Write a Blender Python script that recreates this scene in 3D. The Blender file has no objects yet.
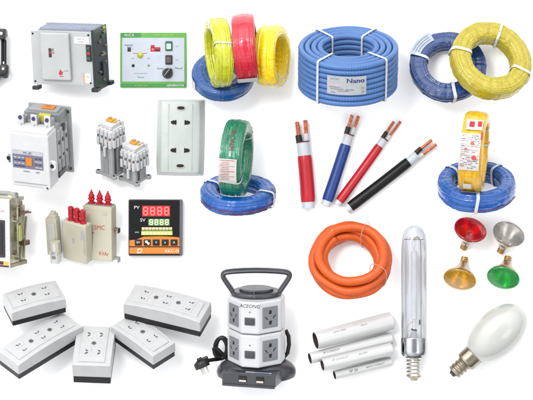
import bpy, bmesh, math, random
from math import sin, cos, pi, radians, sqrt, atan2
from mathutils import Matrix, Vector, noise, Euler

# ------------------------------------------------------------------ camera, light, exposure
U = 0.005            # one drawing unit = 5 mm
CAMH = 3000.0        # camera height in drawing units (15 m, long lens)
SC = bpy.context.scene
COL = SC.collection
cam = bpy.data.objects.new("camera", bpy.data.cameras.new("camera"))
COL.objects.link(cam)
cam.location = (0, 0, CAMH * U)
cam.data.sensor_width = 36
cam.data.lens = 36 * CAMH / 533.0
cam.data.clip_start = 0.5
cam.data.clip_end = 200
SC.camera = cam
SC.render.resolution_x, SC.render.resolution_y = 1024, 768
SC.view_settings.view_transform = 'Standard'
SC.view_settings.look = 'None'
SC.view_settings.exposure = 0.3
SC.view_settings.gamma = 1.0
SC.view_settings.use_curve_mapping = False

world = bpy.data.worlds.new("World"); SC.world = world
world.use_nodes = True
wn = world.node_tree.nodes; wl = world.node_tree.links
wbg = wn['Background']
tc = wn.new('ShaderNodeTexCoord'); sep = wn.new('ShaderNodeSeparateXYZ')
rmp = wn.new('ShaderNodeValToRGB')
wl.new(tc.outputs['Generated'], sep.inputs[0]); wl.new(sep.outputs['Z'], rmp.inputs[0])
rmp.color_ramp.elements[0].position = 0.0; rmp.color_ramp.elements[0].color = (0.16, 0.165, 0.175, 1)
rmp.color_ramp.elements[1].position = 0.55; rmp.color_ramp.elements[1].color = (0.92, 0.93, 0.95, 1)
for ps, cv in ((0.86, 0.92), (0.985, 0.30)):
    e_ = rmp.color_ramp.elements.new(ps); e_.color = (cv, cv * 1.01, cv * 1.03, 1)
# studio scrim: brighter from the upper left of the picture, dimmer from the lower right
dt = wn.new('ShaderNodeVectorMath'); dt.operation = 'DOT_PRODUCT'; dt.inputs[1].default_value = (-0.42, 0.80, 0.0)
wl.new(tc.outputs['Generated'], dt.inputs[0])
ma = wn.new('ShaderNodeMath'); ma.operation = 'MULTIPLY_ADD'; ma.inputs[1].default_value = 0.85; ma.inputs[2].default_value = 1.0
wl.new(dt.outputs['Value'], ma.inputs[0])
vm = wn.new('ShaderNodeVectorMath'); vm.operation = 'SCALE'
wl.new(rmp.outputs[0], vm.inputs[0]); wl.new(ma.outputs[0], vm.inputs['Scale']); wl.new(vm.outputs[0], wbg.inputs['Color'])
wbg.inputs['Strength'].default_value = 2.0

def area(name, loc, size, power, color=(1, 1, 1)):
    l = bpy.data.lights.new(name, 'AREA'); l.shape = 'RECTANGLE'
    l.size, l.size_y = size; l.energy = power; l.color = color
    o = bpy.data.objects.new(name, l); COL.objects.link(o)
    o.location = loc
    o.rotation_euler = (-Vector(loc)).to_track_quat('-Z', 'Y').to_euler()
    return o
area("softbox_key", (-3.4, 3.8, 10.5), (3.0, 3.0), 620, (1.0, 0.99, 0.97))
area("softbox_fill", (6.5, -3.5, 9.0), (4.5, 4.5), 110, (0.97, 0.985, 1.0))

K = 1.90             # light level: albedo = picture colour / K

# ------------------------------------------------------------------ materials
def lin(c):
    c = c / 255.0
    return c / 12.92 if c <= 0.04045 else ((c + 0.055) / 1.055) ** 2.4
def alb(rgb, k=None):
    k = k or K
    return tuple(min(0.9, lin(c) / k) for c in rgb)

MATS = {}
def mat(name, rgb, rough=0.45, metal=0.0, var=0.06, vscale=20.0, bump=0.0, bscale=120.0, coat=0.0,
        streak=None, emit=None, k=None, spec=0.4, sub=0.0, trans=0.0, dirt=None):
    if name in MATS: return MATS[name]
    m = bpy.data.materials.new(name); m.use_nodes = True
    nt = m.node_tree; N = nt.nodes; L = nt.links
    p = N['Principled BSDF']
    base = alb(rgb, 1.12 if metal > 0.5 else k)
    tcn = N.new('ShaderNodeTexCoord')
    vec = tcn.outputs['Object']
    n = N.new('ShaderNodeTexNoise'); n.inputs['Scale'].default_value = vscale; n.inputs['Detail'].default_value = 4
    if streak:
        s = N.new('ShaderNodeSeparateXYZ'); L.new(vec, s.inputs[0])
        xx = N.new('ShaderNodeMath'); xx.operation = 'MULTIPLY'; L.new(s.outputs[0], xx.inputs[0]); L.new(s.outputs[0], xx.inputs[1])
        yy = N.new('ShaderNodeMath'); yy.operation = 'MULTIPLY_ADD'; L.new(s.outputs[1], yy.inputs[0]); L.new(s.outputs[1], yy.inputs[1]); L.new(xx.outputs[0], yy.inputs[2])
        rr = N.new('ShaderNodeMath'); rr.operation = 'SQRT'; L.new(yy.outputs[0], rr.inputs[0])
        cb = N.new('ShaderNodeCombineXYZ')
        ax = N.new('ShaderNodeMath'); ax.operation = 'MULTIPLY'; ax.inputs[1].default_value = 0.06; L.new(s.outputs[0], ax.inputs[0])
        L.new(rr.outputs[0], cb.inputs[0]); L.new(s.outputs[2], cb.inputs[1]); L.new(ax.outputs[0], cb.inputs[2])
        L.new(cb.outputs[0], n.inputs['Vector'])
        n.inputs['Scale'].default_value = streak
    else:
        L.new(vec, n.inputs['Vector'])
    r = N.new('ShaderNodeValToRGB')
    r.color_ramp.elements[0].position = 0.3; r.color_ramp.elements[1].position = 0.7
    r.color_ramp.elements[0].color = tuple(c * (1 - var * 1.6) for c in base) + (1,)
    r.color_ramp.elements[1].color = tuple(min(0.92, c * (1 + var)) for c in base) + (1,)
    L.new(n.outputs['Fac'], r.inputs[0])
    out = r.outputs[0]
    if dirt:
        n2 = N.new('ShaderNodeTexNoise'); n2.inputs['Scale'].default_value = dirt[1]; n2.inputs['Detail'].default_value = 6
        L.new(vec, n2.inputs['Vector'])
        r2 = N.new('ShaderNodeValToRGB'); r2.color_ramp.elements[0].position = dirt[2]; r2.color_ramp.elements[1].position = min(1, dirt[2] + 0.12)
        r2.color_ramp.elements[0].color = (0, 0, 0, 1); r2.color_ramp.elements[1].color = (1, 1, 1, 1)
        L.new(n2.outputs['Fac'], r2.inputs[0])
        mx = N.new('ShaderNodeMixRGB'); L.new(r2.outputs[0], mx.inputs[0]); L.new(out, mx.inputs[1])
        mx.inputs[2].default_value = alb(dirt[0]) + (1,)
        out = mx.outputs[0]
    L.new(out, p.inputs['Base Color'])
    p.inputs['Metallic'].default_value = metal
    p.inputs['Specular IOR Level'].default_value = spec
    # roughness is never quite even
    rm = N.new('ShaderNodeMapRange'); rm.inputs['To Min'].default_value = max(0.02, rough - 0.07); rm.inputs['To Max'].default_value = min(1, rough + 0.09)
    n3 = N.new('ShaderNodeTexNoise'); n3.inputs['Scale'].default_value = 35; n3.inputs['Detail'].default_value = 3; L.new(vec, n3.inputs['Vector'])
    L.new(n3.outputs['Fac'], rm.inputs['Value']); L.new(rm.outputs[0], p.inputs['Roughness'])
    if coat:
        p.inputs['Coat Weight'].default_value = coat; p.inputs['Coat Roughness'].default_value = 0.12
    if sub:
        p.inputs['Subsurface Weight'].default_value = sub; p.inputs['Subsurface Scale'].default_value = 0.02
    if trans: p.inputs['Transmission Weight'].default_value = trans
    if bump:
        b = N.new('ShaderNodeBump'); b.inputs['Strength'].default_value = bump; b.inputs['Distance'].default_value = 0.002
        nb = N.new('ShaderNodeTexNoise'); nb.inputs['Scale'].default_value = bscale; nb.inputs['Detail'].default_value = 3
        L.new(vec, nb.inputs['Vector']); L.new(nb.outputs['Fac'], b.inputs['Height']); L.new(b.outputs[0], p.inputs['Normal'])
        if coat: L.new(b.outputs[0], p.inputs['Coat Normal'])
    if emit:
        p.inputs['Emission Color'].default_value = tuple(lin(c) for c in emit[0]) + (1,)
        p.inputs['Emission Strength'].default_value = emit[1]
    MATS[name] = m
    return m

def glass(name, tint, edge, gloss=0.6, rough=0.03, body=None, bodyfac=0.5, bump=0.1, power=3.5):
    m = bpy.data.materials.new(name); m.use_nodes = True
    nt = m.node_tree; N = nt.nodes; L = nt.links
    for q in list(N):
        if q.type != 'OUTPUT_MATERIAL': N.remove(q)
    out = [q for q in N if q.type == 'OUTPUT_MATERIAL'][0]
    tr = N.new('ShaderNodeBsdfTransparent'); gl = N.new('ShaderNodeBsdfGlossy'); gl.inputs['Roughness'].default_value = rough
    gl.inputs['Color'].default_value = (0.9, 0.92, 0.95, 1)
    l2 = N.new('ShaderNodeLayerWeight'); l2.inputs['Blend'].default_value = 0.5
    pw = N.new('ShaderNodeMath'); pw.operation = 'POWER'; pw.inputs[1].default_value = power; L.new(l2.outputs['Facing'], pw.inputs[0])
    fr = N.new('ShaderNodeMath'); fr.operation = 'MULTIPLY_ADD'; fr.inputs[1].default_value = gloss; fr.inputs[2].default_value = 0.05; L.new(pw.outputs[0], fr.inputs[0])
    ramp = N.new('ShaderNodeMixRGB'); ramp.inputs[1].default_value = tuple(tint) + (1,); ramp.inputs[2].default_value = tuple(edge) + (1,)
    L.new(pw.outputs[0], ramp.inputs[0]); L.new(ramp.outputs[0], tr.inputs['Color'])
    body_out = tr.outputs[0]
    if body:
        df = N.new('ShaderNodeBsdfDiffuse'); df.inputs['Color'].default_value = tuple(body) + (1,)
        tl = N.new('ShaderNodeBsdfTranslucent'); tl.inputs['Color'].default_value = tuple(body) + (1,)
        md = N.new('ShaderNodeMixShader'); md.inputs[0].default_value = .35; L.new(df.outputs[0], md.inputs[1]); L.new(tl.outputs[0], md.inputs[2])
        mb = N.new('ShaderNodeMixShader'); mb.inputs[0].default_value = bodyfac; L.new(tr.outputs[0], mb.inputs[1]); L.new(md.outputs[0], mb.inputs[2]); body_out = mb.outputs[0]
    bp = N.new('ShaderNodeBump'); bp.inputs['Strength'].default_value = bump; bp.inputs['Distance'].default_value = .003
    nz = N.new('ShaderNodeTexNoise'); nz.inputs['Scale'].default_value = 45; tcn = N.new('ShaderNodeTexCoord'); L.new(tcn.outputs['Object'], nz.inputs['Vector'])
    L.new(nz.outputs['Fac'], bp.inputs['Height']); L.new(bp.outputs[0], gl.inputs['Normal'])
    mx = N.new('ShaderNodeMixShader'); L.new(fr.outputs[0], mx.inputs[0]); L.new(body_out, mx.inputs[1]); L.new(gl.outputs[0], mx.inputs[2])
    L.new(mx.outputs[0], out.inputs['Surface'])
    MATS[name] = m
    return m

# ------------------------------------------------------------------ mesh collector
def Rx(a): return Matrix.Rotation(radians(a), 4, 'X')
def Ry(a): return Matrix.Rotation(radians(a), 4, 'Y')
def Rz(a): return Matrix.Rotation(radians(a), 4, 'Z')
def T(x, y=0, z=0): return Matrix.Translation(Vector((x, y, z)))
I4 = Matrix.Identity(4)
FRONT = Rx(90)                      # text drawn in x/y stands up facing -Y
def axis_matrix(p0, p1):
    d = Vector(p1) - Vector(p0)
    return Matrix.Translation(Vector(p0)) @ d.to_track_quat('Z', 'Y').to_matrix().to_4x4()

TEXTS = {}
def text_geo(s):
    if s in TEXTS: return TEXTS[s]
    cu = bpy.data.curves.new("tmp", 'FONT'); cu.body = s; cu.size = 1.0; cu.align_x = 'CENTER'; cu.align_y = 'CENTER'
    cu.resolution_u = 3
    ob = bpy.data.objects.new("tmp", cu); COL.objects.link(ob)
    dg = bpy.context.evaluated_depsgraph_get(); dg.update()
    me = bpy.data.meshes.new_from_object(ob.evaluated_get(dg))
    vs = [v.co.copy() for v in me.vertices]; fs = [tuple(p.vertices) for p in me.polygons]
    bpy.data.objects.remove(ob); bpy.data.curves.remove(cu); bpy.data.meshes.remove(me)
    TEXTS[s] = (vs, fs)
    return TEXTS[s]

class MB:
    def __init__(s): s.v = []; s.f = []; s.mi = []; s.cuts = []
    def add(s, vs, fs, m=0, M=None, fn=None):
        o = len(s.v); s.cuts.append((o, len(s.f)))
        for c in vs:
            c = Vector(c)
            if fn: c = Vector(fn(c))
            if M is not None: c = M @ c
            s.v.append(c)
        for f in fs: s.f.append(tuple(i + o for i in f)); s.mi.append(m)
        return s
    def bm(s, b, m=0, M=None):
        b.verts.index_update()
        s.add([v.co.copy() for v in b.verts], [tuple(v.index for v in f.verts) for f in b.faces], m, M)
        b.free(); return s
    def box(s, c, d, bev=0.0, m=0, M=None, seg=2):
        b = bmesh.new(); bmesh.ops.create_cube(b, size=1)
        bmesh.ops.scale(b, vec=Vector(d), verts=b.verts)
        bev = min(bev, min(d) * 0.45)
        if bev > 0: bmesh.ops.bevel(b, geom=list(b.edges), offset=bev, segments=seg, affect='EDGES', profile=0.5)
        bmesh.ops.translate(b, vec=Vector(c), verts=b.verts)
        return s.bm(b, m, M)
    def prism(s, poly, z0, z1, bev=0.0, m=0, M=None, seg=2):
        b = bmesh.new()
        lo = [b.verts.new((x, y, z0)) for x, y in poly]; hi = [b.verts.new((x, y, z1)) for x, y in poly]
        n = len(poly)
        b.faces.new(hi); b.faces.new(list(reversed(lo)))
        for i in range(n): b.faces.new((lo[i], lo[(i + 1) % n], hi[(i + 1) % n], hi[i]))
        bmesh.ops.recalc_face_normals(b, faces=b.faces)
        if bev > 0: bmesh.ops.bevel(b, geom=[e for e in b.edges], offset=bev, segments=seg, affect='EDGES', profile=0.5)
        return s.bm(b, m, M)
    def lathe(s, prof, seg=40, m=0, M=None, rf=None, open_=False):
        vs = []; fs = []; n = len(prof)
        for i in range(seg):
            a = 2 * pi * i / seg
            for j, (r, z) in enumerate(prof):
                q = r * (rf(a, z) if rf else 1)
                vs.append((q * cos(a), q * sin(a), z))
        for i in range(seg):
            for j in range(n - 1):
                a = i * n + j; b2 = ((i + 1) % seg) * n + j
                fs.append((a, b2, b2 + 1, a + 1))
        if prof[0][0] > 1e-4 and not open_: fs.append(tuple(i * n for i in reversed(range(seg))))
        if prof[-1][0] > 1e-4 and not open_: fs.append(tuple(i * n + n - 1 for i in range(seg)))
        return s.add(vs, fs, m, M)
    def cyl(s, p0, p1, r, r1=None, seg=24, m=0, M=None, bev=0.0):
        Ln = (Vector(p1) - Vector(p0)).length; r1 = r if r1 is None else r1
        pr = [(r, 0), (r1, Ln)] if not bev else [(r - bev, 0), (r - bev * .3, bev * .3), (r, bev), (r1, Ln - bev), (r1 - bev * .3, Ln - bev * .3), (r1 - bev, Ln)]
        A = axis_matrix(p0, p1)
        return s.lathe(pr, seg, m, (M @ A) if M is not None else A)
    def pipe(s, p0, p1, r, ri, seg=40, m=0, mi=None):
        Ln = (Vector(p1) - Vector(p0)).length; A = axis_matrix(p0, p1)
        b = 0.25
        s.lathe([(ri + b, 0), (r - b, 0), (r, b), (r, Ln - b), (r - b, Ln), (ri + b, Ln)], seg, m, A)
        # drop the two end discs the lathe closed, then add the bore
        s.f = s.f[:-2]; s.mi = s.mi[:-2]
        vs = []; fs = []
        for i in range(seg):
            a = 2 * pi * i / seg
            for (q, z) in ((ri + b, 0), (ri, b), (ri, Ln - b), (ri + b, Ln)): vs.append((q * cos(a), q * sin(a), z))
        for i in range(seg):
            for j in range(3):
                a = i * 4 + j; c = ((i + 1) % seg) * 4 + j
                fs.append((a, a + 1, c + 1, c))
        return s.add(vs, fs, m if mi is None else mi, A)
    def tube(s, pts, r, seg=10, m=0, M=None, closed=False, flat=(1, 1), up=None):
        pts = [Vector(p) for p in pts]; n = len(pts); vs = []; fs = []
        rf = r if callable(r) else (lambda i: r)
        prev = None
        for i in range(n):
            if closed: d = pts[(i + 1) % n] - pts[(i - 1) % n]
            else: d = pts[min(i + 1, n - 1)] - pts[max(i - 1, 0)]
            d.normalize()
            if up is not None: a = Vector(up)
            elif prev is None: a = Vector((0, 0, 1)) if abs(d.z) < .9 else Vector((1, 0, 0))
            else: a = prev
            x = (a - d * a.dot(d)).normalized(); y = d.cross(x); prev = x
            for k in range(seg):
                t = 2 * pi * k / seg
                vs.append(pts[i] + x * (cos(t) * rf(i) * flat[0]) + y * (sin(t) * rf(i) * flat[1]))
        for i in range(n if closed else n - 1):
            for k in range(seg):
                a = i * seg + k; b2 = i * seg + (k + 1) % seg; c = ((i + 1) % n) * seg
                fs.append((a, b2, c + (k + 1) % seg, c + k))
        if not closed:
            fs.append(tuple(reversed(range(seg)))); fs.append(tuple((n - 1) * seg + k for k in range(seg)))
        return s.add(vs, fs, m, M)
    def text(s, st, size, M, m=0, sx=1.0, fn=None, shear=0.0):
        vs, fs = text_geo(st)
        vv = [Vector(((v.x * sx + v.y * shear) * size, v.y * size, 0)) for v in vs]
        return s.add(vv, fs, m, M, fn)
    def rect(s, x0, y0, x1, y1, M, m=0, fn=None, nx=1, z=0.0):
        vs = []; fs = []
        ny = nx
        for i in range(nx + 1):
            for j in range(ny + 1): vs.append((x0 + (x1 - x0) * i / nx, y0 + (y1 - y0) * j / ny, z))
        for i in range(nx):
            for j in range(ny):
                a = i * (ny + 1) + j; fs.append((a, a + ny + 1, a + ny + 2, a + 1))
        return s.add(vs, fs, m, M, fn)
    def disc(s, x, y, r, M, m=0, seg=16, z=0.0, r2=None):
        r2 = r2 or r
        return s.add([(x + r * cos(2 * pi * i / seg), y + r2 * sin(2 * pi * i / seg), z) for i in range(seg)], [tuple(range(seg))], m, M)
    def build_each(s, name, mats, parent):
        mats = mats if isinstance(mats, (list, tuple)) else [mats]
        cs = s.cuts + [(len(s.v), len(s.f))]
        for (v0, f0), (v1, f1) in zip(cs[:-1], cs[1:]):
            q = MB(); q.add(s.v[v0:v1], [tuple(i - v0 for i in f) for f in s.f[f0:f1]], 0)
            q.build(name, mats[s.mi[f0]], parent)
    def build(s, name, mats, parent=None, angle=35):
        me = bpy.data.meshes.new(name)
        me.from_pydata([tuple(v * U) for v in s.v], [], s.f)
        mats = mats if isinstance(mats, (list, tuple)) else [mats]
        for q in mats: me.materials.append(q)
        me.polygons.foreach_set('material_index', s.mi)
        me.update(); me.validate()
        me.shade_smooth(); me.set_sharp_from_angle(angle=radians(angle))
        o = bpy.data.objects.new(name, me); COL.objects.link(o)
        if parent is not None: o.parent = parent
        if len(s.f) < 6000:
            wm = o.modifiers.new('weighted_normal', 'WEIGHTED_NORMAL'); wm.keep_sharp = True; wm.weight = 80
        return o

def thing(name, label, cat, group=None):
    o = bpy.data.objects.new(name, None); COL.objects.link(o)
    o.empty_display_size = 0.05
    o['label'] = label; o['category'] = cat
    if group: o['group'] = group
    return o
def kids(o):
    r = []
    for c in o.children: r.append(c); r += kids(c)
    return r
def dup(root, label, group=None):
    r = root.copy(); COL.objects.link(r); r['label'] = label
    if group: r['group'] = group
    def rec(a, b):
        for ch in list(a.children):
            c = ch.copy(); COL.objects.link(c); c.parent = b; rec(ch, c)
    rec(root, r)
    return r
def low(root, R):
    z = 1e9
    for c in ([root] if root.type == 'MESH' else []) + kids(root):
        if c.type == 'MESH':
            row = R[2]
            for v in c.data.vertices:
                q = (row[0] * v.co.x + row[1] * v.co.y + row[2] * v.co.z) / U + row[3]
                if q < z: z = q
    return z
def put(items, px, py, e=90, roll=0, anchor=(0, 0, 0), lift=0.0):
    """items: [(root, local matrix)] set down together on the white sheet, seen from elevation e"""
    F = Rz(roll) @ Rx(-(90 - e))
    z0 = -min(low(o, F @ M) for o, M in items) + lift
    A = F @ Vector(anchor); za = z0 + A.z; k = (CAMH - za) / CAMH
    P = T((px - 266.5) * k - A.x, (200 - py) * k - A.y, z0)
    for o, M in items:
        W = P @ F @ M
        o.location = W.to_translation() * U
        o.rotation_euler = W.to_3x3().normalized().to_euler()
def put1(o, px, py, e=90, az=0, roll=0, anchor=(0, 0, 0), lift=0.0):
    R = Rz(az)
    put([(o, R)], px, py, e, roll, R @ Vector(anchor), lift)

# ------------------------------------------------------------------ shared materials
M_white = mat('white_plastic', (222, 222, 220), 0.42, var=0.025, bump=0.05, bscale=300)
M_bwhite = mat('bright_white_plastic', (233, 233, 234), 0.38, var=0.02, bump=0.05, bscale=300)
M_lgrey = mat('light_grey_plastic', (176, 178, 178), 0.5, var=0.06, bump=0.08, bscale=260)
M_mgrey = mat('mid_grey_plastic', (128, 131, 133), 0.5, var=0.07, bump=0.08, bscale=260)
M_black = mat('black_plastic', (18, 19, 21), 0.42, var=0.2, bump=0.1, bscale=260)
M_dgrey = mat('dark_grey_plastic', (72, 73, 78), 0.4, var=0.06, bump=0.08, bscale=400)
M_hole = mat('dark_recess', (20, 18, 19), 0.8, var=0.1)
M_orange = mat('orange_plastic', (240, 150, 40), 0.4)
M_metal = mat('bright_metal', (205, 203, 198), 0.28, metal=1.0, var=0.08, bump=0.05)
M_dmetal = mat('worn_metal', (150, 140, 122), 0.35, metal=1.0, var=0.2, bump=0.1, bscale=90)
M_copper = mat('copper_strand', (190, 112, 86), 0.36, metal=0.85, var=0.3, vscale=90, bump=0.2, bscale=400)
M_ink = mat('black_ink', (40, 40, 44), 0.6)
M_redink = mat('red_ink', (205, 40, 52), 0.6)
M_greyink = mat('grey_ink', (140, 142, 146), 0.6)
M_blueink = mat('navy_ink', (40, 44, 130), 0.6)
M_paper = mat('white_paper_label', (236, 233, 232), 0.5, var=0.04, bump=0.1, bscale=90)
M_strap = mat('white_strapping_band', (232, 234, 238), 0.35, var=0.04, bump=0.15, bscale=200)

# ------------------------------------------------------------------ setting: the white sheet
g = MB(); n = 40
g.rect(-1600, -1600, 1600, 1600, None, nx=8)
M_sheet = mat('white_backdrop_sheet', (252, 252, 252), 0.9, var=0.0, spec=0.1, k=1.06)
sheet = g.build('ground', M_sheet); sheet['kind'] = 'structure'

# ------------------------------------------------------------------ 1. black switchgear at the left edge
t = thing('isolator_switch', 'black and white switch with black posts cut off by the top left edge', 'switch')
b = MB(); b.box((-14, 0, 12), (34, 44, 24), 1.5); b.build('body', M_bwhite, t)
b = MB(); b.box((-8, 19, 14), (32, 8, 20), 1.2); b.box((4.5, 16.5, 20), (6, 9, 12), 1.2); b.box((-1.5, 24, 16), (6, 7, 10), 1.5)
b.cyl((3.5, 18, 26), (3.5, 18, 27.2), 1.4, m=1); b.build('top_terminal', [M_black, M_metal], t)
b = MB()
for x in (1.5, 6.0): b.cyl((x, -12, 16), (x, 12, 16), 1.9, seg=16)
b.box((3.6, 0, 13), (2.0, 26, 8), .4); b.build('post', M_black, t)
b = MB(); b.box((-8, -20, 13), (34, 10, 22), 1.8); b.box((6, -18, 19), (9, 11, 14), 2.2); b.box((6.5, -23.5, 16), (6, 5, 10), 1.6)
b.cyl((5.5, -17, 26), (5.5, -17, 27.2), 1.2, m=1); b.cyl((5, -12, 17), (5, -9.5, 17), 1.5, m=1); b.build('bottom_terminal', [M_black, M_metal], t)
b = MB(); b.prism([(-20, -25), (3, -25), (-3, -32), (-20, -35)], 6, 18, .8); b.build('skirt', M_lgrey, t)
put1(t, 0, 53)

# ------------------------------------------------------------------ 2. air circuit breaker
t = thing('air_circuit_breaker', 'big grey metal air circuit breaker with raised door and black side plate', 'circuit breaker')
W, D, H = 65, 31, 54
steel = mat('grey_painted_steel', (196, 199, 199), 0.35, var=0.04, vscale=9, bump=0.04, coat=0.2)
b = MB(); b.box((0, 0, H / 2), (W - 4, D - 5, H - 3), .6); b.build('housing', mat('blue_grey_housing', (120, 128, 145), .5), t)
b = MB(); b.box((0, -D / 2, H / 2), (W, 2.4, H), .5)
for x in (-W / 2 + 2.5, W / 2 - 3):
    for z in (3, H - 3): b.cyl((x, -D / 2 - 1.2, z), (x, -D / 2 - 2, z), .9, seg=12, m=1)
b.build('front_plate', [steel, M_hole], t)
b = MB()
for k in range(15):
    b.box((-24 + k * 3.9, 2, H + .2), (3.5, D - 10, 4), .4, m=0)
b.box((2.5, -8, H), (57, 3, 3.6), .4, m=1); b.box((2.5, 12, H + .2), (60, 3, 5.4), .5, m=1)
b.build('arc_chute', [mat('arc_chute_grey', (150, 158, 180), .55, var=.08), mat('arc_chute_rail', (168, 174, 190), .5)], t)
b = MB(); b.box((-5.5, -D / 2 - 3.2, 29), (31, 4.6, 47.5), 1.5, seg=3); dr = b.build('door', steel, t)
b = MB(); y = -D / 2 - 5.6
b.box((-10.5, y, 33), (3, .8, 9), .3, m=0); b.box((-10.3, y - .4, 33.5), (1.6, .4, 3), 0, m=1)
b.box((-7.2, y, 33), (1.0, .5, 1.6), 0, m=1); b.box((-7.4, y, 36), (1.6, .4, 2.6), 0, m=2)
b.text('I', 2.6, T(-5.8, y, 33) @ FRONT, m=1)
b.build('indicator', [M_ink, M_redink, M_mgrey], dr)
b = MB(); b.prism([(-2, 0), (0, 4.4), (1.2, 1.6), (2.6, 2.4), (1.6, -1), (-1, -1.4)], 0, .3, M=T(-.4, y, 12.5) @ FRONT, m=0)
b.rect(-2, -3.2, 2, -2.4, T(.2, y, 12.5) @ FRONT, m=0); b.text('ACB', 2.2, T(5.5, y - .02, 15.2) @ FRONT, m=1)
b.build('emblem', [M_redink, M_greyink], dr)
b = MB(); b.box((22, -D / 2 - 1.4, 45.5), (16, .5, 7), 0, m=0)
b.text('MW1 3P', 2.0, T(21.5, -D / 2 - 1.75, 46.8) @ FRONT, m=1); b.text('Ue 690V', 1.5, T(21.5, -D / 2 - 1.75, 44) @ FRONT, m=1)
b.build('rating_label', [M_paper, M_greyink], t)
b = MB(); b.box((29.3, -D / 2 - 1.8, 33), (5.4, 1.6, 16.5), .4, m=0)
for z, mm in ((38, 1), (33, 2), (28, 1)): b.box((29.3, -D / 2 - 2.8, z), (3.4, 1.0, 3.4), .4, m=mm)
b.build('button_panel', [M_black, mat('green_button', (28, 100, 76), .4), mat('red_button', (190, 40, 50), .4)], t)
b = MB(); b.box((26, -D / 2 - 1.4, 7.5), (8, .5, 10), 0, m=0); b.box((22.8, -D / 2 - 1.6, 7.5), (1.6, .5, 10), 0, m=1)
b.text('CE', 2.2, T(27, -D / 2 - 1.75, 9) @ FRONT, m=2)
b.build('warning_label', [M_paper, mat('peach_print', (240, 176, 130), .5), M_redink], t)
b = MB(); b.box((W / 2 + 1.2, 0, 25), (2.4, D + 4, 62), .5, m=0)
for z, yy in ((50, 8), (42, -4), (30, 4), (20, 8), (12, -5), (36, 10), (3, 3)):
    b.cyl((W / 2 + 2.4, yy, z), (W / 2 + 4, yy, z), 1.6, seg=12, m=1)
b.box((W / 2 + 3, 6, 46), (1.5, 8, 3), .3, m=3); b.box((W / 2 + 3, 9, 54), (2, 3.5, 2.2), .3, m=2); b.box((W / 2 + 3.2, 4, 28), (1.8, 12, 2), .3, m=1)
b.box((W / 2 + 3.2, 2, 14), (2, 4, 14), .3, m=0)
b.build('side_plate', [mat('black_painted_steel', (32, 40, 46), .35, var=.2), M_dmetal, mat('lime_dot', (170, 200, 60), .5), mat('dark_teal', (50, 86, 86), .4)], t)
for x, yy in ((-W / 2 + 2, -D / 2 + 3), (W / 2 + 1.2, D / 2 + 5), (W / 2 + 1, -D / 2 + 2)):
    b = MB(); b.box((x, yy, -4), (7, 9, 4), .6); b.cyl((x, yy - 2, -2), (x, yy - 2, -1), 1.2, seg=10, m=1); b.build('foot', [MATS['black_painted_steel'], M_metal], t)
put1(t, 62, 58.3, e=14, az=-20, roll=2.2, anchor=(0, -D / 2 - 1.2, H / 2))

# ------------------------------------------------------------------ 3. generator control panel (lies flat)
t = thing('control_panel', 'green bordered generator control panel with round black selector knob', 'control panel')
green = mat('panel_green', (98, 178, 66), .4, var=.05); green2 = mat('panel_dark_green', (52, 150, 62), .4)
b = MB(); b.box((0, 0, 2), (66, 55, 4), .8, m=0)
b.rect(-31, -21.5, 31, 22.2, None, m=1, z=4.15)
b.rect(-32.5, 22.6, -12, 27, None, m=2, z=4.15); b.rect(-32.5, -27, 32.5, -23.6, None, m=2, z=4.15)
b.build('face_plate', [green, mat('panel_silver', (206, 214, 226), .35, var=.03, coat=.3), green2], t)
b = MB(); z = 4.32
Z = lambda x, y: T(x, y, z)
b.text('N.C.S', 3.6, Z(-24, 24.8), 0, 1.1); b.text('GENSET CONTROLLER', 1.9, Z(10, 24.8), 4); b.text('GENERATOR', 3.0, Z(22, -25.4), 0, 1.0, shear=.2)
b.text('AUTOMATIC START', 1.5, Z(-12, -25.4), 4)
b.text('MAINS', 2.6, Z(-24.5, 14.6), 1, 1.1); b.box((-24, 10.2, z), (3.4, 3.6, .2), 0, m=1); b.rect(-26, 12.3, -22, 12.9, None, m=1, z=z)
b.text('>', 2.2, Z(-20.4, 10.8), 3); b.rect(-20, 6.4, -6, 6.9, None, m=3, z=z)
b.text('<', 2.2, Z(-5, 10.8), 3); b.rect(-2.8, 8.4, 7.2, 12.8, None, m=3, z=z); b.rect(-2.4, 12.4, 1.4, 15, None, m=3, z=z); b.rect(1.8, 8.8, 6.8, 10.6, None, m=1, z=z + .1)
b.text('G', 2.4, Z(-.6, 10.6) @ T(0, 0, .15), 0)
b.text('ON', 1.9, Z(23.5, 13.5), 2); b.text('OFF', 1.9, Z(23.5, 0), 2)
b.text('Auto', 2.7, Z(7, -8.4), 1, 1.1); b.text('Manual', 2.7, Z(25.2, -8.2), 1, 1.0)
b.rect(-19, -13.6, -6, -13.2, None, m=2, z=z); b.text('Reset', 2.6, Z(-12.4, -17.2), 5, 1.15)
for x, y in ((-20.5, 1.6), (-4.6, 1.6), (-4.6, -5.2)): b.rect(x - 1.2, y - .3, x + 1.2, y + .3, None, m=2, z=z)
b.build_each('lettering', [mat('white_print', (245, 250, 245), .5), M_ink, M_greyink, M_redink, mat('lime_print', (190, 230, 120), .5), mat('green_print', (60, 160, 70), .5)], t)
for x, y, r, mm in ((-12.9, 4.8, 2.6, mat('lime_lamp', (196, 212, 52), .25, coat=.5)), (-20, -5.6, 1.1, M_ink), (-4.6, -5.2, .8, mat('pale_green_lamp', (150, 205, 130), .3))):
    b = MB(); b.lathe([(r + .4, 4.2), (r + .4, 4.7), (r, 4.9), (r * .8, 5.6), (r * .3, 6.1), (0.0, 6.2)], 20, M=T(x, y, 0)); b.build('lamp', mm, t)
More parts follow.
